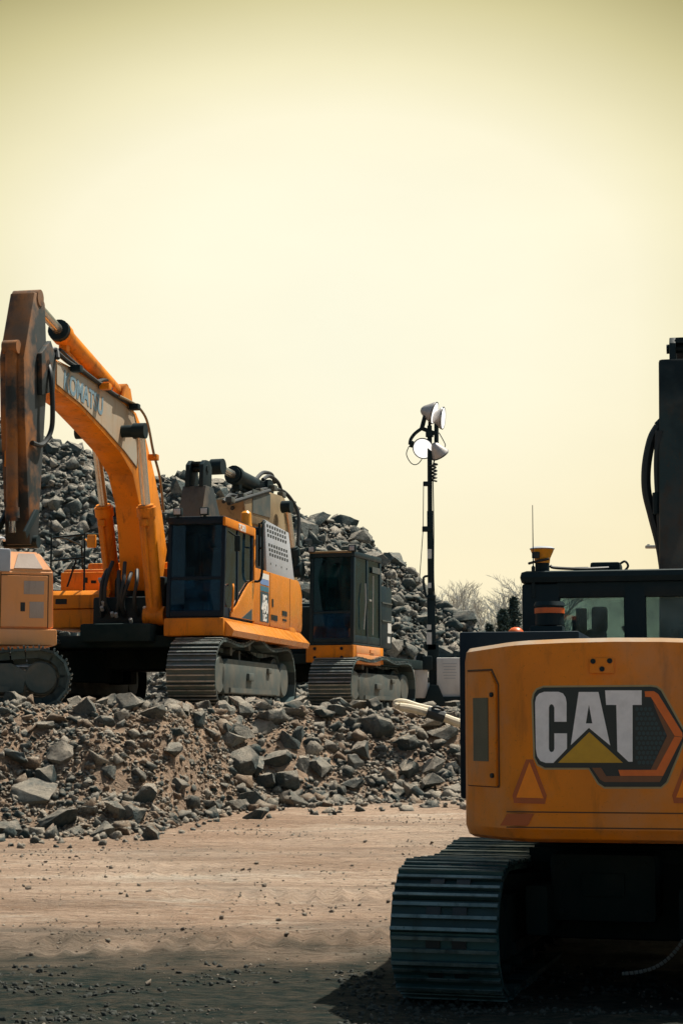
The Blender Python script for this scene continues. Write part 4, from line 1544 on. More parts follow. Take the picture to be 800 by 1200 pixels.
# grey side panel with the lettering
bm = NB()
pp = [kl(x, y, LB) for x, y in ((66, 424), (92, 438), (120, 455), (146, 475), (157, 486), (163, 512), (160, 548), (145, 528), (122, 502), (94, 473), (66, 450))]
prism(bm, pp, 0, -LB - 0.006, -LB + 0.01)
pan = obj('side_panel', bm, 'boomgrey', boom)
bm = NB()
prism(bm, [(a, b) for a, b in pp], 0, -LB - 0.0, -LB + 0.004)
bm.free()
bm = NB()
for i in range(len(pp)):
    a, b = pp[i], pp[(i + 1) % len(pp)]
    tube(bm, [(-LB - 0.006, *a), (-LB - 0.006, *b)], 0.012, 6)
obj('panel_rim', bm, 'boomtan', pan)
a, b = kl(75, 446, LB), kl(121, 478, LB)
c0 = kl(98, 462.5, LB)
right = Vector((0, b[0] - a[0], b[1] - a[1])).normalized()
bm = NB()
text_bm(bm, 'KOMATSU', 0.40, (-LB - 0.010, c0[0], c0[1]), right, Vector((0, -right.z, right.y)) * -1 if right.y > 0 else Vector((0, right.z, -right.y)), bold=0.012, depth=0.006,
        sx=1.0)
ys_ = [v.co.y for v in bm.verts]
wcur = max(ys_) - min(ys_)
want = abs(b[0] - a[0])
ctr = Vector((-LB - 0.010, c0[0], c0[1]))
k_ = want / wcur
for v in bm.verts:
    d = v.co - ctr
    t = d.dot(right)
    v.co += right * t * (k_ - 1)
obj('lettering', bm, 'boomtext', pan, 0)
# stick hanging from the boom tip
bm = NB()
tz = FK.hit(30, 344, 1, 6.2).z
def sl_(y, z):
    return (y, z)
zb_ = FK.hit(20, 640, 1, 6.2).z
SW = 0.185
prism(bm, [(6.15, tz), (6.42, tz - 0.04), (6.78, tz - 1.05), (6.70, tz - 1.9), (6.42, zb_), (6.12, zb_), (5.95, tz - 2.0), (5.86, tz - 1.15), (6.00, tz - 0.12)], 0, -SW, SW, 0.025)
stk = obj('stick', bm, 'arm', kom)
bm = NB()
for s in (-1, 1):
    prism(bm, [(5.75, tz - 1.35), (6.25, tz - 1.5), (6.3, tz - 0.9), (5.95, tz - 0.65), (5.72, tz - 0.85)], 0, s * (SW + 0.005), s * (SW + 0.075), 0.01)
tube(bm, [(-0.26, 6.02, tz - 1.05), (0.26, 6.02, tz - 1.05)], 0.11, 16)
bmesh.ops.remove_doubles(bm, verts=list(bm.verts), dist=1e-5)
obj('pin_boss', bm, 'arm', stk)
bm = NB()
tube(bm, [(-0.20, 6.22, tz - 0.08), (0.20, 6.22, tz - 0.08)], 0.12, 16)
obj('pin_boss', bm, 'arm', stk)
for dz, x in ((1.55, -0.08), (2.35, 0.06)):
    bm = NB()
    bx(bm, (x, 6.74 - 0.10 * (dz - 1.0), tz - dz), (0.16, 0.05, 0.42), 0.01)
    obj('stick_plate', bm, 'kom', stk)
# bucket link at its lower end
bm = NB()
for s in (-1, 1):
    prism(bm, [(6.2, zb_ + 0.5), (6.35, zb_ + 0.5), (6.75, zb_ + 0.15), (6.68, zb_ + 0.05)], 0, s * 0.20, s * 0.24, 0.008)
tube(bm, [(-0.25, 6.27, zb_ + 0.05), (0.25, 6.27, zb_ + 0.05)], 0.09, 12)
obj('bucket_link', bm, 'black', stk)
# bucket cylinder in front of the stick
cylinder_ram(kom, (0, 6.80, tz - 0.9), (0, 6.62, zb_ + 0.15), 0.085, 0.05, 0.93, 'arm', boss=False)
# stick cylinder on top of the boom
a, b = kl(136, 462, 0), kl(38, 352, 0)
cylinder_ram(kom, (0, a[0], a[1]), (0, b[0], b[1]), 0.145, 0.075, 0.70, 'kom')
bm = NB()
m_ = Vector((0, *a)).lerp(Vector((0, *b)), 0.70)
d_ = (Vector((0, *b)) - Vector((0, *a))).normalized()
tube(bm, [m_ - d_ * 0.12, m_ + d_ * 0.06], 0.165, 16)
obj('gland_nut', bm, 'black', kom)
bm = NB()
for s in (-1, 1):
    prism(bm, [(a[0] - 0.35, a[1] - 0.35), (a[0] + 0.35, a[1] - 0.25), (a[0] + 0.12, a[1] + 0.12), (a[0] - 0.1, a[1] + 0.1)], 0, s * 0.17, s * 0.22, 0.01)
obj('cylinder_bracket', bm, 'kom', boom)
# boom cylinders either side
for l, (p0, p1) in ((0.52, ((182, 722), (164, 505))), (-0.52, ((137, 722), (111, 505)))):
    a, b = kl(*p0, l), kl(*p1, l)
    cylinder_ram(kom, (-l, a[0], a[1]), (-l, b[0], b[1]), 0.135, 0.075, 0.60, 'kom')
bm = NB()
b = kl(164, 505, 0.52)
tube(bm, [(-0.56, b[0], b[1]), (0.56, b[0], b[1])], 0.10, 14)
obj('cylinder_pin', bm, 'black', boom)
# hoses and steel lines along the boom
def kh(px, py, l):
    a = kl(px, py, l)
    return (-l, a[0], a[1])
hoses(kom, [[kh(56, 425, 0.2), kh(60, 440, 0.3), kh(62, 480, 0.33), kh(60, 505, 0.3), kh(50, 521, 0.25), kh(38, 519, 0.22)],
            [kh(66, 412, 0.2), kh(80, 424, 0.25), kh(96, 434, 0.25), kh(120, 452, 0.25), kh(140, 466, 0.25), kh(160, 476, 0.25)],
            [kh(108, 452, 0.1), kh(122, 445, 0.1), kh(133, 450, 0.1), kh(142, 462, 0.1)],
            [kh(70, 410, 0.0), kh(90, 428, 0.1), kh(112, 446, 0.2), kh(130, 456, 0.2)],
            [kh(54, 428, 0.1), kh(58, 412, 0.2), kh(66, 410, 0.25), kh(68, 420, 0.3)]], 0.036)
hoses(kom, [[kh(160, 474, 0.32), kh(172, 492, 0.34), kh(180, 530, 0.36), kh(188, 562, 0.36), kh(192, 600, 0.36)],
            [kh(140, 464, 0.3), kh(152, 470, 0.3), kh(163, 476, 0.33)]], 0.022, 'boomtan', 'steel_line')
for px, py in ((90, 432), (124, 453), (158, 477), (180, 536)):
    bm = NB()
    q = kh(px, py, 0.33)
    bx(bm, q, (0.16, 0.14, 0.10), 0.015)
    obj('line_clamp', bm, 'black' if px in (158, 90) else 'kom', boom)
# dark cluster of valves and hoses at the boom foot
bm = NB()
bx(bm, (0.12, 1.15, 1.62), (0.95, 0.9, 0.5), 0.05)
bx(bm, (0.0, 0.5, 1.9), (0.9, 0.9, 0.7), 0.05)
obj('boom_foot_bracket', bm, 'black', kom)
rr_ = random.Random(4)
hoses(kom, [[(x, 1.55, 2.35 + rr_.uniform(-.1, .15)), (x + rr_.uniform(-.08, .08), 1.75, 2.1), (x + rr_.uniform(-.1, .1), 1.72, 1.75), (x + rr_.uniform(-.1, .1), 1.5, 1.45)] for x in (-0.15, -0.05, 0.06, 0.16, 0.27, 0.36)], 0.034)
for _ in range(9):
    bm = NB()
    p = (rr_.uniform(-.4, .5), 1.66 + rr_.uniform(0, .1), rr_.uniform(1.4, 2.2))
    tube(bm, [p, (p[0], p[1] + 0.05, p[2] + 0.06)], 0.03, 8)
    obj('hose_fitting', bm, 'steel', kom)
# deck, swing frame
bm = NB()
b2b(bm, (-1.6, -3.2, 1.02), (1.6, 1.9, 1.22), 0.03)
b2b(bm, (-0.6, 1.2, 1.1), (0.6, 2.2, 1.4), 0.05)
obj('swing_platform', bm, 'underdark', kom)
# stepped boxes on the machine's right
bm = NB()
prism(bm, [(-0.6, 1.72), (1.05, 1.72), (1.05, 1.95), (0.95, 2.03), (-0.6, 2.03)], 0, 0.50, 1.75, 0.02)
sb = obj('tool_box', bm, 'kom', kom)
bm = NB()
b2b(bm, (0.62, -0.6, 1.40), (1.73, 1.02, 1.71), 0.015)
obj('side_skirt', bm, 'kom', kom)
bm = NB()
b2b(bm, (0.40, -1.2, 2.0), (1.62, 0.38, 2.39), 0.03)
obj('fuel_tank', bm, 'kom', kom)
bm = NB()
b2b(bm, (-0.15, -3.0, 2.3), (1.45, -0.5, 2.62), 0.05)
obj('engine_hood', bm, 'kom', kom)
bm = NB()
for q, wv, hv in ((FK.hit(72, 705, 1, 1.05), 0.20, 0.09), (FK.hit(110, 682, 1, 0.38), 0.09, 0.05), (FK.hit(101, 680, 1, 0.38), 0.06, 0.09)):
    bx(bm, (q.x, q.y + 0.004, q.z), (wv, 0.01, hv))
obj('warning_label', bm, 'black', kom)
bm = NB()
b2b(bm, (0.02, -2.4, 2.6), (0.62, -1.2, 2.98), 0.03)
bx(bm, (0.32, -1.8, 3.0), (0.64, 1.24, 0.05), 0.01)
obj('exhaust_cover', bm, ['navy'], kom)
bm = NB()
tube(bm, [(0.72, -0.9, 2.6), (0.72, -0.9, 3.25)], 0.05, 10)
tube(bm, [(0.72, -0.9, 3.25), (0.72, -1.0, 3.33)], 0.05, 10)
obj('exhaust_pipe', bm, 'kom', kom)
bm = NB()
H_ = [[(1.60, 0.9, 2.0), (1.60, 0.9, 2.95), (1.60, 0.2, 3.0), (1.60, -0.6, 2.95), (1.6, -0.7, 2.4)], [(1.0, 0.9, 2.0), (1.0, 0.9, 3.0), (1.0, -0.2, 3.1), (1.0, -0.5, 2.4)],
      [(1.60, 0.9, 2.55), (1.0, 0.9, 2.6)], [(1.60, 0.85, 2.95), (1.0, 0.85, 3.0)], [(0.75, 0.3, 2.4), (0.75, 0.3, 3.0), (0.75, -0.6, 3.0)], [(1.3, .9, 2.1), (1.15, .9, 2.55)]]
for h in H_:
    tube(bm, h, 0.017, 8)
obj('handrail', bm, 'black', kom)
bm = NB()
tube(bm, [(0.98, 0.92, 2.9), (0.92, 1.0, 2.86)], 0.016, 6)
bx(bm, (0.84, 1.0, 2.86), (0.16, 0.05, 0.22), 0.02)
obj('mirror', bm, ['amber'], kom)
# cab
kx0, kx1 = -1.76, -0.79
ko = cab(kom, kx0, kx1, 0.12, 2.0, 1.50, 3.14, 'navy', 'glass', pw=0.065, mid=0.37, slope=0.10, sidepost=0.52)
seat(ko, -1.27, 0.95, 2.05)
bm = NB()
b2b(bm, (kx0 + 0.08, 1.5, 1.5), (kx1 - 0.08, 1.86, 1.8), 0.03)
bx(bm, (-1.02, 1.55, 2.2), (0.22, 0.08, 0.3), 0.02)
obj('console', bm, 'seat', ko)
bm = NB()
b2b(bm, (kx0 - 0.018, 0.06, 2.98), (kx0 + 0.03, 1.97, 3.12), 0.012)
b2b(bm, (kx0 - 0.02, 0.05, 1.5), (kx0 + 0.05, 0.14, 3.1), 0.012)
obj('cab_trim', bm, 'kom', ko)
bm = NB()                                                 # curved orange panel low on the door
prism(bm, [(0.15, 1.52), (1.62, 1.52), (1.60, 1.60), (1.25, 1.72), (0.80, 1.98), (0.45, 2.15), (0.15, 2.22)], 0, kx0 - 0.022, kx0 + 0.005, 0.006)
obj('door_panel', bm, 'kom_side', ko)
bm = NB()
prism(bm, [(0.3, 1.53), (0.95, 1.53), (0.3, 1.72)], 0, kx0 - 0.027, kx0 - 0.02)
obj('door_decal', bm, 'decal_navy', ko)
bm = NB()
tube(bm, smooth_path([(kx0 - 0.02, 1.55, 1.6), (kx0 - 0.05, 1.62, 1.8), (kx0 - 0.05, 1.60, 2.0), (kx0 - 0.02, 1.5, 2.05)], 5), 0.018, 8)
obj('grab_handle', bm, 'kom', ko)
bm = NB()
text_bm(bm, 'PC490', 0.16, (kx0 - 0.024, 0.95, 3.03), (0, -1, 0), (0, 0, 1), bold=0.004)
obj('lettering', bm, 'sticker', ko, 0)
for x in (-0.97, -1.42):
    bm = NB()
    bx(bm, (x, 1.96, 3.215), (0.15, 0.09, 0.13), 0.02)
    b2b(bm, (x - 0.02, 1.93, 3.13), (x + 0.02, 1.97, 3.16))
    wl = obj('work_lamp', bm, 'black', ko)
    bm = NB()
    bx(bm, (x, 2.008, 3.215), (0.11, 0.01, 0.09), 0.004)
    obj('lamp_lens', bm, 'panel', wl)
bm = NB()
tube(bm, [(-1.66, 0.25, 3.13), (-1.66, 0.25, 3.18), (-1.66, 0.25, 3.36), (-1.66, 0.25, 3.40)], [0.11, 0.10, 0.09, 0.05], 14)
obj('beacon', bm, 'amber', ko)
bm = NB()
tube(bm, smooth_path([(kx0 - 0.02, 0.12, 2.2), (kx0 - 0.14, 0.10, 2.3), (kx0 - 0.14, 0.05, 3.1), (kx0 - 0.14, -0.1, 3.25), (kx0 - 0.02, -0.35, 3.25)], 5), 0.022, 8)
tube(bm, [(kx0 + 0.02, -0.35, 2.5), (kx0 + 0.02, -0.35, 3.25)], 0.022, 8)
tube(bm, [(kx0 - 0.14, 0.05, 2.8), (kx0 + 0.02, -0.35, 2.8)], 0.016, 8)
obj('handrail', bm, 'black', kom)
bm = NB()
bx(bm, (kx0 - 0.16, 1.75, 2.70), (0.10, 0.05, 0.26), 0.02)
tube(bm, [(kx0 - 0.02, 1.80, 2.9), (kx0 - 0.16, 1.75, 2.8)], 0.014, 6)
obj('mirror', bm, 'black', ko)
# orange strip below the cab and along the flank
bm = NB()
prism(bm, [(kx0 - 0.02, 2.06), (kx1 + 0.02, 2.06), (kx1 + 0.02, 0.1), (kx0 - 0.02, 0.1)], 2, 1.19, 1.485, 0.04)
obj('cab_base', bm, 'kom', kom)
bm = NB()
prism(bm, [(-1.90, 1.19), (-1.93, 1.28), (-1.74, 1.485), (-1.45, 1.485), (-1.45, 1.19)], 1, -3.45, 1.98, 0.0)
obj('side_skirt', bm, 'kom_side', kom)
# flank behind the cab with rounded rear corner
bm = NB()
pl = [(-1.72, 0.04), (-1.74, -2.9), (-1.70, -3.25), (-1.55, -3.52), (-1.2, -3.62), (0.6, -3.66), (1.2, -3.62), (1.6, -3.4), (1.7, -2.9), (1.70, -2.4), (-0.9, -2.4), (-0.9, 0.04)]
pr_ = [(0.04, 1.49), (0.04, 2.47)] + [(-3.26 - 0.40 * math.sin(R(a)), 2.07 + 0.40 * math.cos(R(a))) for a in range(0, 91, 15)] + [(-3.66, 1.62), (-3.60, 1.49)]
prism(bm, pr_, 0, -1.74, 1.70, 0.05)
fl = obj('engine_housing', bm, 'kom_side', kom)
bm = NB()
prism(bm, [(-1.715, -2.55), (-1.76, -2.6), (-1.765, -2.9), (-1.72, -3.26), (-1.56, -3.55), (-1.2, -3.645), (1.2, -3.645), (1.2, -3.0), (-1.2, -3.0)], 2, 1.30, 1.56, 0.05)
obj('counterweight', bm, 'kom_side', kom)
xs_ = -1.742
bm = NB()
b2b(bm, (xs_ - 0.005, -1.02, 1.55), (xs_ + 0.012, -0.42, 2.07))
dc = obj('number_decal', bm, 'decal_navy', fl)
bm = NB()
for t_, z_, s_ in (('PC', 1.95, 0.17), ('490', 1.79, 0.26), ('LC', 1.62, 0.15)):
    text_bm(bm, t_, s_, (xs_ - 0.009, -0.72, z_), (0, -1, 0), (0, 0, 1), bold=0.012, sx=1.15 if t_ == '490' else 1.4)
obj('lettering', bm, 'sticker', dc, 0)
for z0_, z1_, mm in ((2.30, 2.40, 'sticker'), (2.20, 2.295, 'decal_blue'), (2.085, 2.175, 'decal_teal')):
    bm = NB()
    b2b(bm, (xs_ - 0.004, -1.02, z0_), (xs_ + 0.012, -0.42, z1_))
    obj('stripe_decal', bm, mm, fl)
bm = NB()
for y_, z_, a_, b_ in ((-1.5, 1.66, 0.30, 0.10), (-1.25, 1.66, 0.10, 0.10), (-2.2, 1.78, 0.36, 0.09), (-2.2, 1.66, 0.3, 0.04), (-1.3, 1.92, 0.10, 0.14)):
    bx(bm, (xs_ - 0.001, y_, z_), (0.012, a_, b_))
obj('warning_label', bm, 'black', fl)
bm = NB()
for y_ in (-1.12, -2.62):
    b2b(bm, (xs_ - 0.002, y_ - 0.008, 1.5), (xs_ + 0.01, y_ + 0.008, 2.44))
obj('panel_gap', bm, 'groove', fl)
# grey perforated guard above the engine
bm = NB()
gx = -1.73
prism(bm, [(-0.92, 2.44), (-3.02, 2.44), (-2.55, 3.30), (-0.78, 3.36)], 0, gx, gx + 0.05, 0.01)
for j in range(7):
    if j == 3:
        continue
    for i in range(8):
        z_ = 3.27 - j * 0.082
        y_ = -0.95 - i * 0.185 - 0.035 * j
        b2b(bm, (gx - 0.003, y_ - 0.055, z_ - 0.025), (gx + 0.004, y_ + 0.055, z_ + 0.025), 0, None, 1)
for i in range(4):
    y_ = -1.2 - i * 0.4
    b2b(bm, (gx - 0.004, y_ - 0.02, 2.60), (gx + 0.004, y_ + 0.02, 2.63), 0, None, 1)
obj('exhaust_guard', bm, ['panel', 'rubber'], kom)
bm = NB()
b2b(bm, (-1.66, -2.5, 2.4), (0.0, -0.8, 3.24), 0.05)
b2b(bm, (-1.70, -0.72, 2.4), (-0.95, 0.06, 3.05), 0.02)
obj('engine_block', bm, 'navy', kom)

# ------------------------------------------------------------------ the dark-cabbed excavator behind it
FD = Frame(-0.76, 42.6, 1.97, 161)
drk = thing('excavator', 'excavator with dark cab and folded grimy boom, behind the orange one', 'excavator', FD.loc, FD.rot)
undercarriage(drk, 2.95, 0.95, 4.7, 1.16, 46, Matrix.Translation((0, 0.38, 0)), 'shoe', 'under', 'under', 'underdark', bump_h=0.06, sag=0.04)
bm = NB()
b2b(bm, (-1.7, -3.4, 1.05), (1.7, 2.05, 1.27), 0.03)
obj('swing_platform', bm, 'underdark', drk)
dx1 = FD.hit(362, 700, 1, 2.15).x
dx0 = FD.hit(414, 700, 1, 2.15).x
zt_ = FD.hit(390, 646, 1, 2.1).z
zb0 = FD.hit(390, 753, 1, 2.15).z
zb1 = FD.hit(390, 776, 1, 2.15).z
dco = cab(drk, dx0, dx1, 0.20, 2.15, zb0, zt_, 'cabdark', 'glassdark', pw=0.085, mid=0.32, slope=0.06, sidepost=0.5)
seat(dco, (dx0 + dx1) / 2, 1.1, zb0 + 0.6)
bm = NB()
bx(bm, ((dx0 + dx1) / 2 - 0.25, 1.7, zb0 + 0.6), (0.3, 0.2, 0.9), 0.03)
obj('console', bm, 'seat', dco)
for x in (dx0 + 0.03, dx1 - 0.06):
    bm = NB()
    bx(bm, (x, 2.12, zt_ + 0.05), (0.16, 0.1, 0.15), 0.02)
    wl = obj('work_lamp', bm, 'black', dco)
    bm = NB()
    bx(bm, (x, 2.175, zt_ + 0.05), (0.11, 0.012, 0.10), 0.004)
    obj('lamp_lens', bm, 'panel', wl)
bm = NB()
tube(bm, [(dx0 + 0.05, 2.14, zt_ - 0.02), (dx1, 2.14, zt_ - 0.015)], 0.025, 6)
obj('roof_rail', bm, 'boomtan', dco)
bm = NB()
bx(bm, (dx0 - 0.012, 0.62, zt_ - 0.32), (0.01, 0.55, 0.13))
obj('name_plate', bm, 'under', dco)
bm = NB()
tube(bm, [(dx0 - 0.03, 1.55, zb0 + 0.3), (dx0 - 0.06, 1.5, zb0 + 0.9), (dx0 - 0.03, 1.45, zb0 + 1.3)], 0.016, 6)
tube(bm, [(dx0 - 0.04, 0.95, zb0 + 0.2), (dx0 - 0.05, 0.95, zb0 + 1.5)], 0.014, 6)
bx(bm, (dx0 - 0.03, 1.1, zb0 + 0.95), (0.03, 0.14, 0.04), 0.006)
obj('door_handle', bm, 'steel', dco)
bm = NB()
b2b(bm, (dx0 - 0.01, 0.1, zb1), (dx1 + 0.05, 2.2, zb0 - 0.055), 0.015)
for x in (dx0 + 0.25, dx1 - 0.15):
    for z in (zb1 + 0.1, zb0 - 0.13):
        tube(bm, [(x, 2.19, z), (x, 2.215, z)], 0.035, 10, mi=1)
obj('cab_base', bm, ['kom', 'black'], drk)
bm = NB()
ye_ = FD.hit(446, 760, 0, dx0 - 0.03).y
yh_ = FD.hit(459.5, 720, 0, dx0 + 0.02).y
b2b(bm, (dx0 - 0.03, ye_, zb1 - 0.03), (dx0 + 0.4, 2.0, zb1 + 0.18), 0.01)
b2b(bm, (dx0 - 0.02, ye_, zb1 + 0.19), (dx0 + 0.4, 2.0, zb0 - 0.06), 0.01)
bx(bm, (dx0 - 0.03, 0.95, (zb0 + zb1) / 2 + .05), (0.03, 0.3, 0.07))
obj('side_skirt', bm, 'pale', drk)
bm = NB()
zr_ = FD.hit(455, 690, 0, dx0).z
b2b(bm, (dx0 + 0.02, yh_, zb0 - 0.06), (dx0 + 0.95, 0.16, zr_ + 0.05), 0.06)
rb_ = obj('engine_housing', bm, 'cabdark', drk)
bm = NB()
for z in (zb0 + 0.55, zb0 + 0.95):
    b2b(bm, (dx0 + 0.0, yh_ + 0.05, z), (dx0 + 0.03, 0.12, z + 0.03))
obj('vent', bm, 'under', rb_)
bm = NB()
ym_ = yh_ + 0.12
b2b(bm, (dx0 + 0.008, ym_, zb0 + 0.30), (dx0 + 0.03, ym_ + 0.26, zb0 + 0.53))
obj('warning_label', bm, 'sticker', rb_)
bm = NB()
b2b(bm, (dx0 + 0.008, ym_ + 0.08, zb0 + 0.08), (dx0 + 0.03, ym_ + 0.28, zb0 + 0.22))
obj('warning_label', bm, 'sticker', rb_)
bm = NB()
tube(bm, [(dx0 + 0.04, -0.3, zr_), (dx0 + 0.04, -0.3, zr_ + 0.2), (dx0 + 0.04, yh_ + .1, zr_ + 0.2), (dx0 + 0.04, yh_ + .1, zr_)], 0.025, 6)
obj('handrail', bm, 'under', drk)
bm = NB()
b2b(bm, (-0.66, -3.7, 1.25), (1.7, -1.4, 2.6), 0.12)
b2b(bm, (-0.6, -1.4, 1.25), (1.6, 0.3, 2.4), 0.05)
obj('counterweight', bm, 'black', drk)


def dl(px, py, l):
    q = FD.hit(px, py, 0, -l)
    return (q.y, q.z)


# boom: up and forward over the orange machine, then the stick hanging
bm = NB()
DW = 0.36
po = [(285, 584), (318, 577), (333, 582), (340, 600), (345, 640), (350, 690), (352, 720), (334, 720), (330, 690), (322, 640), (312, 618), (290, 612)]
prism(bm, [dl(x, y, DW) for x, y in po], 0, -DW, DW, 0.03)
dbm = obj('boom', bm, 'boomtan', drk)
bm = NB()
q = [dl(x, y, 0.28) for x, y in ((252, 541), (236, 541))]
top = dl(250, 541, 0.28)
y_, z_ = top
prism(bm, [(y_ - 0.10, z_ - 0.5), (y_ + 0.28, z_ - 0.5), (y_ + 0.55, z_ - 1.3), (y_ + 0.25, z_ - 2.6), (y_ - 0.20, z_ - 2.6), (y_ - 0.75, z_ - 1.5)], 0, -0.25, 0.25, 0.02)
dst = obj('stick', bm, 'arm_dark', drk)
bm = NB()
for s in (-1, 1):
    prism(bm, [(y_ - 0.15, z_ - 0.52), (y_ + 0.3, z_ - 0.52), (y_ + 0.28, z_ - 0.08), (y_ + 0.15, z_ + 0.02), (y_ - 0.05, z_ + 0.02), (y_ - 0.15, z_ - 0.1)], 0, s * 0.10, s * 0.19, 0.01)
tube(bm, [(-0.21, y_ + 0.07, z_ - 0.14), (0.21, y_ + 0.07, z_ - 0.14)], 0.07, 12)
b2b(bm, (-0.099, y_ - 0.12, z_ - 0.06), (0.099, y_ + 0.2, z_ - 0.01))
obj('stick_head', bm, 'black', dst)
bm = NB()
b2b(bm, (-0.253, y_ - 0.15, z_ - 1.95), (0.253, y_ + 0.5, z_ - 1.22), 0.02)
obj('stick_band', bm, 'arm', dst)
a, b = dl(306, 573, 0), dl(255, 547, 0)
cylinder_ram(drk, (0, a[0], a[1]), (0, b[0], b[1]), 0.17, 0.08, 0.66, 'black')
a, b = dl(345, 668, 0.55), dl(336, 594, 0.55)
cylinder_ram(drk, (-0.55, a[0], a[1]), (-0.55, b[0], b[1]), 0.14, 0.09, 0.35, 'black')
def dh(px, py, l):
    a = dl(px, py, l)
    return (-l, a[0], a[1])
hoses(drk, [[dh(300, 562, 0.1), dh(308, 554, 0.1), dh(318, 556, 0.1), dh(322, 566, 0.1)], [dh(308, 562, 0.2), dh(316, 558, 0.2), dh(326, 566, 0.2), dh(330, 578, 0.2)],
            [dh(275, 585, 0.2), dh(296, 577, 0.2), dh(315, 573, 0.2), dh(332, 576, 0.2), dh(344, 590, 0.3), dh(350, 606, 0.4), dh(349, 640, 0.45)],
            [dh(268, 590, 0.3), dh(290, 583, 0.36), dh(316, 575, 0.36)], [dh(262, 588, 0.1), dh(270, 580, 0.1), dh(280, 585, 0.1), dh(272, 596, 0.1)]], 0.042)
for px, py in ((270, 586), (284, 582), (304, 576), (320, 572), (330, 580)):
    bm = NB()
    bx(bm, dh(px, py, 0.30), (0.14, 0.20, 0.12), 0.02)
    obj('line_clamp', bm, 'under', dbm)
bm = NB()
a = dh(306, 590, DW)
bx(bm, (a[0] - 0.004, a[1], a[2]), (0.02, 1.0, 0.5))
obj('boom_plate', bm, 'under', dbm)

# ------------------------------------------------------------------ the pale excavator cut by the left edge
# local x right, y forward; it is turned so that its left flank faces us
FL = Frame(-5.75, 26.05, 1.97, 106)
lft = thing('excavator', 'faded pale orange excavator half out of frame at the left edge', 'excavator', FL.loc, FL.rot)
undercarriage(lft, 2.2, 0.60, 3.95, 0.80, 44, Matrix.Rotation(R(-7), 4, 'Z'), 'shoe', 'under', 'under', 'underdark', bump_h=0.03, sag=0.05, disc_k=0.42)
q = FL.hit(65, 700, 0, -1.25)
RB = q.y                                                    # rear corner along the flank
ztop = FL.hit(30, 646, 0, -1.1).z
zsk0 = FL.hit(30, 756, 0, -1.25).z
zsk1 = FL.hit(30, 737, 0, -1.25).z
zch = FL.hit(58, 669, 0, -1.25).z
bm = NB()
# body: cross-section with the upper edge sloping in, and a chamfered rear top corner
prof = [(-1.22, zsk1), (-1.22, zch), (-1.02, ztop), (1.1, ztop), (1.22, zch), (1.22, zsk1)]
a = [bm.verts.new((x, RB + 0.012 + (0.20 if z > zch + 0.01 else 0), z)) for x, z in prof]
b = [bm.verts.new((x, RB + 1.35, z)) for x, z in prof]
bm.faces.new(a)
bm.faces.new(b[::-1])
for i in range(6):
    bm.faces.new((a[i], b[i], b[(i + 1) % 6], a[(i + 1) % 6]))
bmesh.ops.recalc_face_normals(bm, faces=list(bm.faces))
bmesh.ops.bevel(bm, geom=list(bm.edges), offset=0.025, segments=2, affect='EDGES')
lb = obj('engine_housing', bm, 'pale', lft)
bm = NB()
b2b(bm, (-1.26, RB - 0.03, zsk0), (1.26, RB + 4.2, zsk1 - 0.004), 0.02)
obj('side_skirt', bm, 'pale', lft)
bm = NB()                                                   # engine door with window-like vents
X0 = -1.22
b2b(bm, (X0 - 0.018, RB + 0.10, zsk1 + 0.03), (X0 + 0.01, RB + 0.72, zch - 0.07), 0.008)
dr = obj('access_door', bm, 'pale', lft)
bm = NB()
b2b(bm, (X0 - 0.024, RB + 0.15, zch - 0.32), (X0 - 0.015, RB + 0.42, zch - 0.14), 0.004)
b2b(bm, (X0 - 0.024, RB + 0.15, zch - 0.64), (X0 - 0.015, RB + 0.34, zch - 0.42), 0.004)
obj('vent', bm, 'palegrey', dr)
bm = NB()
b2b(bm, (X0 - 0.026, RB + 0.40, zch - 0.55), (X0 - 0.015, RB + 0.46, zch - 0.43), 0.004)
obj('latch', bm, 'arm', dr)
bm = NB()
for y0_, y1_, z0_, z1_ in ((RB + 0.085, RB + 0.10, zsk1 + 0.02, zch - 0.06), (RB + 0.72, RB + 0.733, zsk1 + 0.02, ztop - 0.3), (RB + 0.085, RB + 0.72, zch - 0.068, zch - 0.055)):
    b2b(bm, (X0 - 0.004, y0_, z0_), (X0 + 0.01, y1_, z1_))
obj('panel_gap', bm, 'groove', lb)
bm = NB()                                                   # sloping top panel insert
sl0, sl1 = Vector((-1.22, 0, zch)), Vector((-1.02, 0, ztop))
nn_ = Vector((-(ztop - zch), 0, 0.20)).normalized()
pp_ = [(0.08, 0.10, 0.20), (0.08, 0.62, 0.20), (0.92, 0.55, 0.2), (0.92, 0.30, 0.2)]
poly_plate(bm, [sl0.lerp(sl1, t) + Vector((0, RB + 0.03 + y, 0)) + nn_ * 0.001 for t, y, _ in ((0.10, 0.14, 0), (0.10, 0.52, 0), (0.88, 0.45, 0), (0.88, 0.24, 0))], nn_, 0.010)
obj('top_panel', bm, 'palegrey', lb)
lc = cab(lft, -1.22, -0.25, RB + 0.80 + 0.08, RB + 2.6, zsk1, zsk1 + 1.62, 'cabdark', 'glass', pw=0.07, mid=0.35, slope=0.1)
bm = NB()
tube(bm, smooth_path([(-1.27, RB + 0.84, zsk1 + 0.35), (-1.28, RB + 0.82, zsk1 + 0.8), (-1.26, RB + 0.90, zsk1 + 1.15)], 5), 0.032, 8)
tube(bm, smooth_path([(-1.26, RB + 0.90, zsk1 + 1.2), (-1.2, RB + 0.72, zsk1 + 1.22), (-0.9, RB + 0.66, zsk1 + 1.22)], 5), 0.02, 8)
obj('grab_handle', bm, 'panel', lc)
bm = NB()
b2b(bm, (-1.24, RB + 0.60, zch - 0.02), (-1.1, RB + 0.80, ztop + 0.02), 0.03)
obj('fuel_filler', bm, 'panel', lft)
seat(lc, -0.72, RB + 1.6, zsk1 + 0.5)
bm = NB()
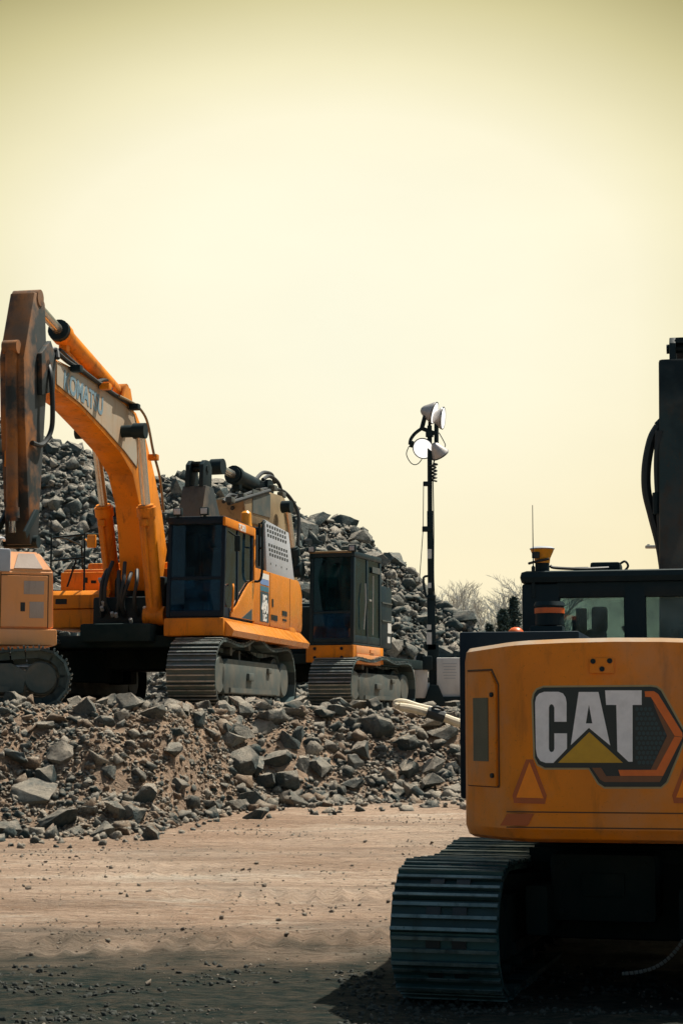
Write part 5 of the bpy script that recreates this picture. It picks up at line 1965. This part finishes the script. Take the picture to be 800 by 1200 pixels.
prism(bm, [(1.4, 1.2), (2.0, 1.2), (3.4, 3.6), (5.6, 3.9), (5.6, 4.2), (3.1, 4.2)], 0, 0.0, 0.5, 0.03)
obj('boom', bm, 'pale', lft)
bm = NB()
prism(bm, [(5.3, 4.5), (5.8, 4.5), (6.2, 3.6), (5.6, 1.4), (5.3, 1.4), (5.2, 3.5)], 0, 0.08, 0.42, 0.03)
obj('stick', bm, 'pale', lft)
bm = NB()
bx(bm, (0.25, 5.6, 1.1), (0.9, 0.8, 0.9), 0.15)
obj('bucket', bm, 'arm_dark', lft)

# ------------------------------------------------------------------ light tower
TY = 46.0
tb = P(508, 826, TY)
tb.z = 2.05
tow = thing('light_tower', 'tall black mobile light tower with four lamps and white trailer box', 'light tower', tb)


def tp(px, py, dy=0.0):
    q = P(px, py, TY + dy)
    return Vector((q.x - tb.x, dy, q.z - tb.z))


bm = NB()
secs = [(826, 700, 9, 507.5, 504.5), (702, 600, 6.8, 504.5, 503.5), (602, 500, 5.4, 503.5, 503), (502, 486, 3.4, 503, 503)]
for y0_, y1_, wpx, xa, xb in secs:
    a, b = tp(xa, y0_), tp(xb, y1_)
    hw = wpx / F * TY / 2
    d = b - a
    mt = Matrix.Translation((a + b) / 2) @ d.to_track_quat('Z', 'Y').to_matrix().to_4x4()
    bx(bm, (0, 0, 0), (hw * 2, hw * 2, d.length + 0.05), 0.01, mt)
mast = obj('mast', bm, 'black', tow)
for px, py, ww, hh in ((500, 567, 9, 5), (499.5, 620, 10, 6), (505, 700, 10, 5), (507, 770, 13, 30), (504, 757, 13, 10)):
    bm = NB()
    bx(bm, tp(px, py, -0.03), (ww / F * TY, 0.18, hh / F * TY), 0.01)
    obj('mast_collar', bm, 'black', mast)
bm = NB()
tube(bm, smooth_path([tp(499, 700, -.1), tp(497, 690, -.1), tp(496, 677, -.1), tp(502, 675, -.1)], 3), 0.03, 6)
obj('winch_handle', bm, 'black', mast)
bm = NB()
for px, py, ww, hh in ((503, 649, 5, 11), (503, 686, 4, 6), (502.5, 735, 5, 6), (502.5, 748, 6, 14), (501, 804, 4, 8)):
    bx(bm, tp(px, py, -0.19), (ww / F * TY, 0.012, hh / F * TY))
obj('sticker', bm, 'sticker', mast)
bm = NB()
tube(bm, [tp(496, 567, -0.1), tp(495.5, 620, -0.1), tp(491, 683, -0.1)], 0.010, 5)
tube(bm, smooth_path([tp(507, 560, -0.05), tp(508, 620, -0.05), tp(508, 680, -0.05), tp(511, 720, -0.05)], 4), 0.014, 5)
rr_ = random.Random(8)
tube(bm, smooth_path([tp(508 + 4 * math.sin(i * 2.2) + rr_.uniform(-1, 1), 543 + i * 1.4, -0.05 + 0.1 * math.cos(i * 2.2)) for i in range(16)], 4), 0.022, 5)
tube(bm, smooth_path([tp(505, 520, -.1), tp(509, 535, -.1), tp(507, 545, -.1)], 4), 0.018, 5)
obj('cable', bm, 'rubber', mast)
bm = NB()
tube(bm, [tp(494, 502), tp(512, 509)], 0.055, 8)
tube(bm, [tp(503, 505), tp(503, 512)], 0.10, 10)
tube(bm, smooth_path([tp(494, 502), tp(486, 508), tp(481, 515), tp(480, 521)], 4), 0.045, 8)
tube(bm, [tp(494, 502), tp(500, 479)], 0.06, 8)
tube(bm, [tp(511, 509), tp(511, 486)], 0.06, 8)
tube(bm, [tp(511, 509), tp(511, 527)], 0.06, 8)
tube(bm, [tp(480, 520), tp(484, 521)], 0.09, 8)
bx(bm, tp(511, 528), (0.16, 0.16, 0.16), 0.02)
tube(bm, smooth_path([tp(479, 523), tp(476, 532), tp(480, 541), tp(485, 544.5), tp(490, 543), tp(494, 538)], 5), 0.012, 5)
tube(bm, smooth_path([tp(514, 507), tp(519, 516), tp(521.5, 522), tp(519, 526)], 4), 0.012, 5)
obj('lamp_bracket', bm, 'black', mast)


def lamp(px, py, back, size, depth):
    """bowl-shaped floodlight whose face looks along 'back' reversed"""
    c = tp(px, py)
    d = Vector(back).normalized()
    mt = Matrix.Translation(c) @ d.to_track_quat('Z', 'Y').to_matrix().to_4x4()
    b_ = NB()
    n_ = 24
    prof_ = [(size, 0.0), (size * 1.04, 0.02), (size * 0.97, 0.06), (size * 0.72, depth * 0.55), (size * 0.42, depth), (size * 0.2, depth * 1.15), (0.001, depth * 1.16)]
    rg = [[b_.verts.new(mt @ Vector((r * math.cos(2 * math.pi * k / n_), r * math.sin(2 * math.pi * k / n_), z))) for k in range(n_)] for r, z in prof_]
    for i in range(len(rg) - 1):
        for k in range(n_):
            b_.faces.new((rg[i][k], rg[i][(k + 1) % n_], rg[i + 1][(k + 1) % n_], rg[i + 1][k]))
    bmesh.ops.recalc_face_normals(b_, faces=list(b_.faces))
    lo = obj('lamp', b_, 'lamp_shell', tow)
    b_ = NB()
    tube(b_, [mt @ Vector((0, 0, 0.012)), mt @ Vector((0, 0, -0.012))], size * 0.96, 24)
    obj('lens', b_, 'lens', lo)
    b_ = NB()
    ringp = [mt @ Vector((size * 1.02 * math.cos(2 * math.pi * k / 24), size * 1.02 * math.sin(2 * math.pi * k / 24), -0.005)) for k in range(25)]
    tube(b_, ringp, 0.014, 5)
    obj('lamp_rim', b_, 'black', lo)


lamp(495.5, 525.5, (0.32, 0.86, 0.40), 0.255, 0.30)
lamp(508.5, 484, (-0.93, 0.25, 0.28), 0.27, 0.30)
lamp(518.5, 490, (-0.95, 0.22, 0.10), 0.27, 0.26)
lamp(515.5, 533, (-0.50, -0.40, 0.76), 0.22, 0.30)
# trailer
bm = NB()
a, b = tp(486, 826), tp(500, 769)
b2b(bm, (a.x, -0.35, 0.30), (b.x, 0.5, b.z), 0.03)
obj('cabinet', bm, 'white', tow)
bm = NB()
a, b = tp(511, 820), tp(556, 771)
b2b(bm, (a.x, -0.2, a.z), (b.x, 1.1, b.z), 0.03)
cb = obj('generator_cabinet', bm, 'white', tow)
bm = NB()
for i in range(6):
    q = tp(526, 778 + i * 3.4)
    bx(bm, (q.x, -0.205, q.z), (0.34 - 0.03 * (i % 3), 0.012, 0.014))
obj('louvre', bm, 'panel', cb)
bm = NB()
b2b(bm, (tp(486, 800).x, -0.3, 0.12), (tp(556, 800).x, 0.9, 0.34), 0.03)
a = tp(508, 800)
prism(bm, [(a.x - 0.30, 0.1), (a.x + 0.30, 0.1), (a.x + 0.09, 0.62), (a.x - 0.12, 0.62)], 1, -0.42, -0.30, 0.02)
for dx in (-0.55, 0.7):
    tube(bm, [(a.x + dx, -0.4, -0.1), (a.x + dx, -0.4, 0.6)], 0.05, 8)
    tube(bm, [(a.x + dx, -0.4, -0.1), (a.x + dx, -0.4, -0.05)], 0.14, 10)
bx(bm, (a.x - 0.18, -0.30, 1.15), (0.24, 0.26, 0.34), 0.03)
tube(bm, [(a.x - 0.32, -0.36, 1.25), (a.x - 0.32, -0.2, 1.25)], 0.13, 14)
obj('trailer_frame', bm, 'black', tow)
for dy in (0.1, 0.9):
    bm = NB()
    tube(bm, [(tp(530, 826).x, dy - 0.1, 0.30), (tp(530, 826).x, dy + 0.1, 0.30)], 0.30, 20)
    obj('wheel', bm, 'rubber', tow)

# distant floodlight, all but its lamp head hidden by the near machine's boom
fm = thing('floodlight_post', 'distant floodlight head peeking out left of the near excavator boom', 'floodlight', (P(790, 800, 75).x, 75, 1.9))
bm = NB()
zz = P(790, 640, 75).z - 1.9
tube(bm, [(0, 0, 0), (0, 0, zz)], [0.10, 0.06], 10)
tube(bm, smooth_path([(0, 0, zz), (-0.3, 0, zz + 0.12), (-0.6, 0, zz + 0.06)], 4), 0.035, 8)
obj('post', bm, 'under', fm)
bm = NB()
bx(bm, (-0.78, 0, zz - 0.03), (0.58, 0.3, 0.13), 0.05)
bx(bm, (-0.95, 0, zz + 0.05), (0.1, 0.1, 0.06), 0.02)
obj('lamp', bm, 'steel', fm)

# ------------------------------------------------------------------ bent pale pipe on the bank crest
bm = NB()
path = [(560, 852), (540, 848), (520, 841), (500, 835), (480, 830), (468, 828.5), (463.5, 826), (465, 823), (474, 823), (490, 828), (508, 832)]
pts = []
for i, (x, y) in enumerate(path):
    pts.append(P(x, y, 27.6 + (0.0 if i < 6 else 0.16)))
tube(bm, smooth_path(pts[:6], 5), 0.062, 10)
tube(bm, smooth_path(pts[5:], 5), 0.050, 10)
pp_ = obj('pipe', bm, 'pipe')
tag(pp_, 'pale bent pipe lying on the rubble crest below the light tower', 'pipe')
bm = NB()
c = P(510, 836.5, 27.5)
tube(bm, [c + Vector((-0.12, 0, 0.03)), c + Vector((0.13, 0, -0.05))], 0.085, 10)
tube(bm, smooth_path([c + Vector((-0.1, 0, 0.05)), c + Vector((0.0, -0.06, 0.1)), c + Vector((0.12, 0, 0.06))], 4), 0.02, 6)
obj('strap', bm, 'rubber', pp_)

# ------------------------------------------------------------------ trees beyond the pile
bark = plain('grey_bark', (0.15, 0.15, 0.14), 0.9)
twig = plain('grey_twigs', (0.40, 0.41, 0.38), 0.9)
needle = plain('dark_needles', (0.028, 0.065, 0.060), 0.8)


def grow_tree(h, seed):
    rn = random.Random(seed)
    bt, bw = NB(), NB()

    def grow(bm_, p, d, ln, r, lev):
        pts_ = [p]
        for i in range(4):
            d = (d + Vector((rn.gauss(0, .10), rn.gauss(0, .10), rn.gauss(0.03, .06)))).normalized()
            pts_.append(pts_[-1] + d * ln / 4)
        tube(bm_, pts_, [r, r * .85, r * .7, r * .55, r * .35], 5 if lev < 2 else 3, caps=False)
        if lev >= 4:
            return
        for i in range(rn.choice((3, 4, 5)) if lev else 10):
            k = rn.uniform(0.3, 1) if lev else rn.uniform(0.22, 1.0)
            q = pts_[0].lerp(pts_[-1], k) if lev == 0 else pts_[min(4, int(k * 4))]
            a = rn.uniform(0, 6.28)
            s = Vector((math.cos(a), math.sin(a), 0))
            nd = (d * rn.uniform(0.6, 1.0) + s * rn.uniform(0.3, 0.7)).normalized()
            grow(bw, q, nd, ln * rn.uniform(0.40, 0.60), max(r * 0.46, 0.010), lev + 1)
    grow(bt, Vector((0, 0, -0.2)), Vector((rn.gauss(0, .05), 0, 1)), h * 0.60, h * 0.013, 0)
    return bt, bw


PROTO, PROTO_H = [], []
for i in range(6):
    bt, bw = grow_tree(8.0, 70 + i)
    a = obj('trunk', bt, bark)
    b = obj('crown', bw, twig, None, 0)
    PROTO.append((a.data, b.data))
    PROTO_H.append(0.97 * max(v.co.z for v in b.data.vertices))
    bpy.data.objects.remove(a)
    bpy.data.objects.remove(b)
rn = random.Random(9)
for i in range(40):
    px = rn.uniform(508, 632) if i > 12 else 512 + i * 8.5
    Y = rn.uniform(94, 135)
    top = lerp_table([(505, 690), (520, 684), (532, 690), (545, 700), (560, 712), (575, 708), (590, 690), (612, 682), (640, 690)], px) + rn.uniform(-6, 24)
    q = P(px, top, Y)
    t = thing('bare_tree', 'leafless grey tree in the row beyond the end of the rock pile', 'tree', (q.x, Y, 1.9), rn.uniform(0, 6.28), 'bare trees beyond the rock pile')
    k = (q.z - 1.9) / PROTO_H[i % 6]
    t.scale = (k, k, k)
    for nm, dt in zip(('trunk', 'crown'), PROTO[i % 6]):
        c = bpy.data.objects.new(nm, dt)
        C.objects.link(c)
        c.parent = t


def conifer(loc, h, wd_, seed, label):
    rn = random.Random(seed)
    t = thing('conifer_tree', label, 'tree', loc)
    bm = NB()
    tube(bm, [(0, 0, -0.2), (0, 0, h * 0.97)], [0.16, 0.02], 6)
    obj('trunk', bm, bark, t)
    bm = NB()
    for _ in range(2600):
        z = h * (0.08 + 0.92 * rn.random() ** 0.8)
        az0 = rn.uniform(0, 6.28)
        rmax = wd_ * (1 - z / h) ** 0.7 * (0.8 + 0.75 * noise.noise((math.cos(az0) * 1.4, math.sin(az0) * 1.4 + seed, z * 1.3))) + 0.1
        r = rmax * rn.random() ** 0.5
        a = az0
        c = Vector((r * math.cos(a), r * math.sin(a), z - 0.25 * r))
        s = rn.uniform(0.10, 0.26)
        u = Vector((rn.gauss(0, 1), rn.gauss(0, 1), rn.gauss(0, .5))).normalized() * s
        v = Vector((rn.gauss(0, 1), rn.gauss(0, 1), rn.gauss(0, .5))).normalized() * s * 0.5
        bm.faces.new([bm.verts.new(c + u), bm.verts.new(c + v), bm.verts.new(c - u * 0.8)])
    obj('crown', bm, needle, t, 0)


for px, py, Y, wd_, sd_, lab in ((589, 714, 88, 1.15, 3, 'dark green conifer left of the near excavator cab'), (601, 700, 90, 1.0, 5, 'taller dark conifer close beside the near excavator cab'),
                                 (573, 732, 90, 0.8, 6, 'small dark conifer beside the foot of the rock pile')):
    q = P(px, py, Y)
    conifer((q.x, Y, 1.9), q.z - 1.9, wd_, sd_, lab)
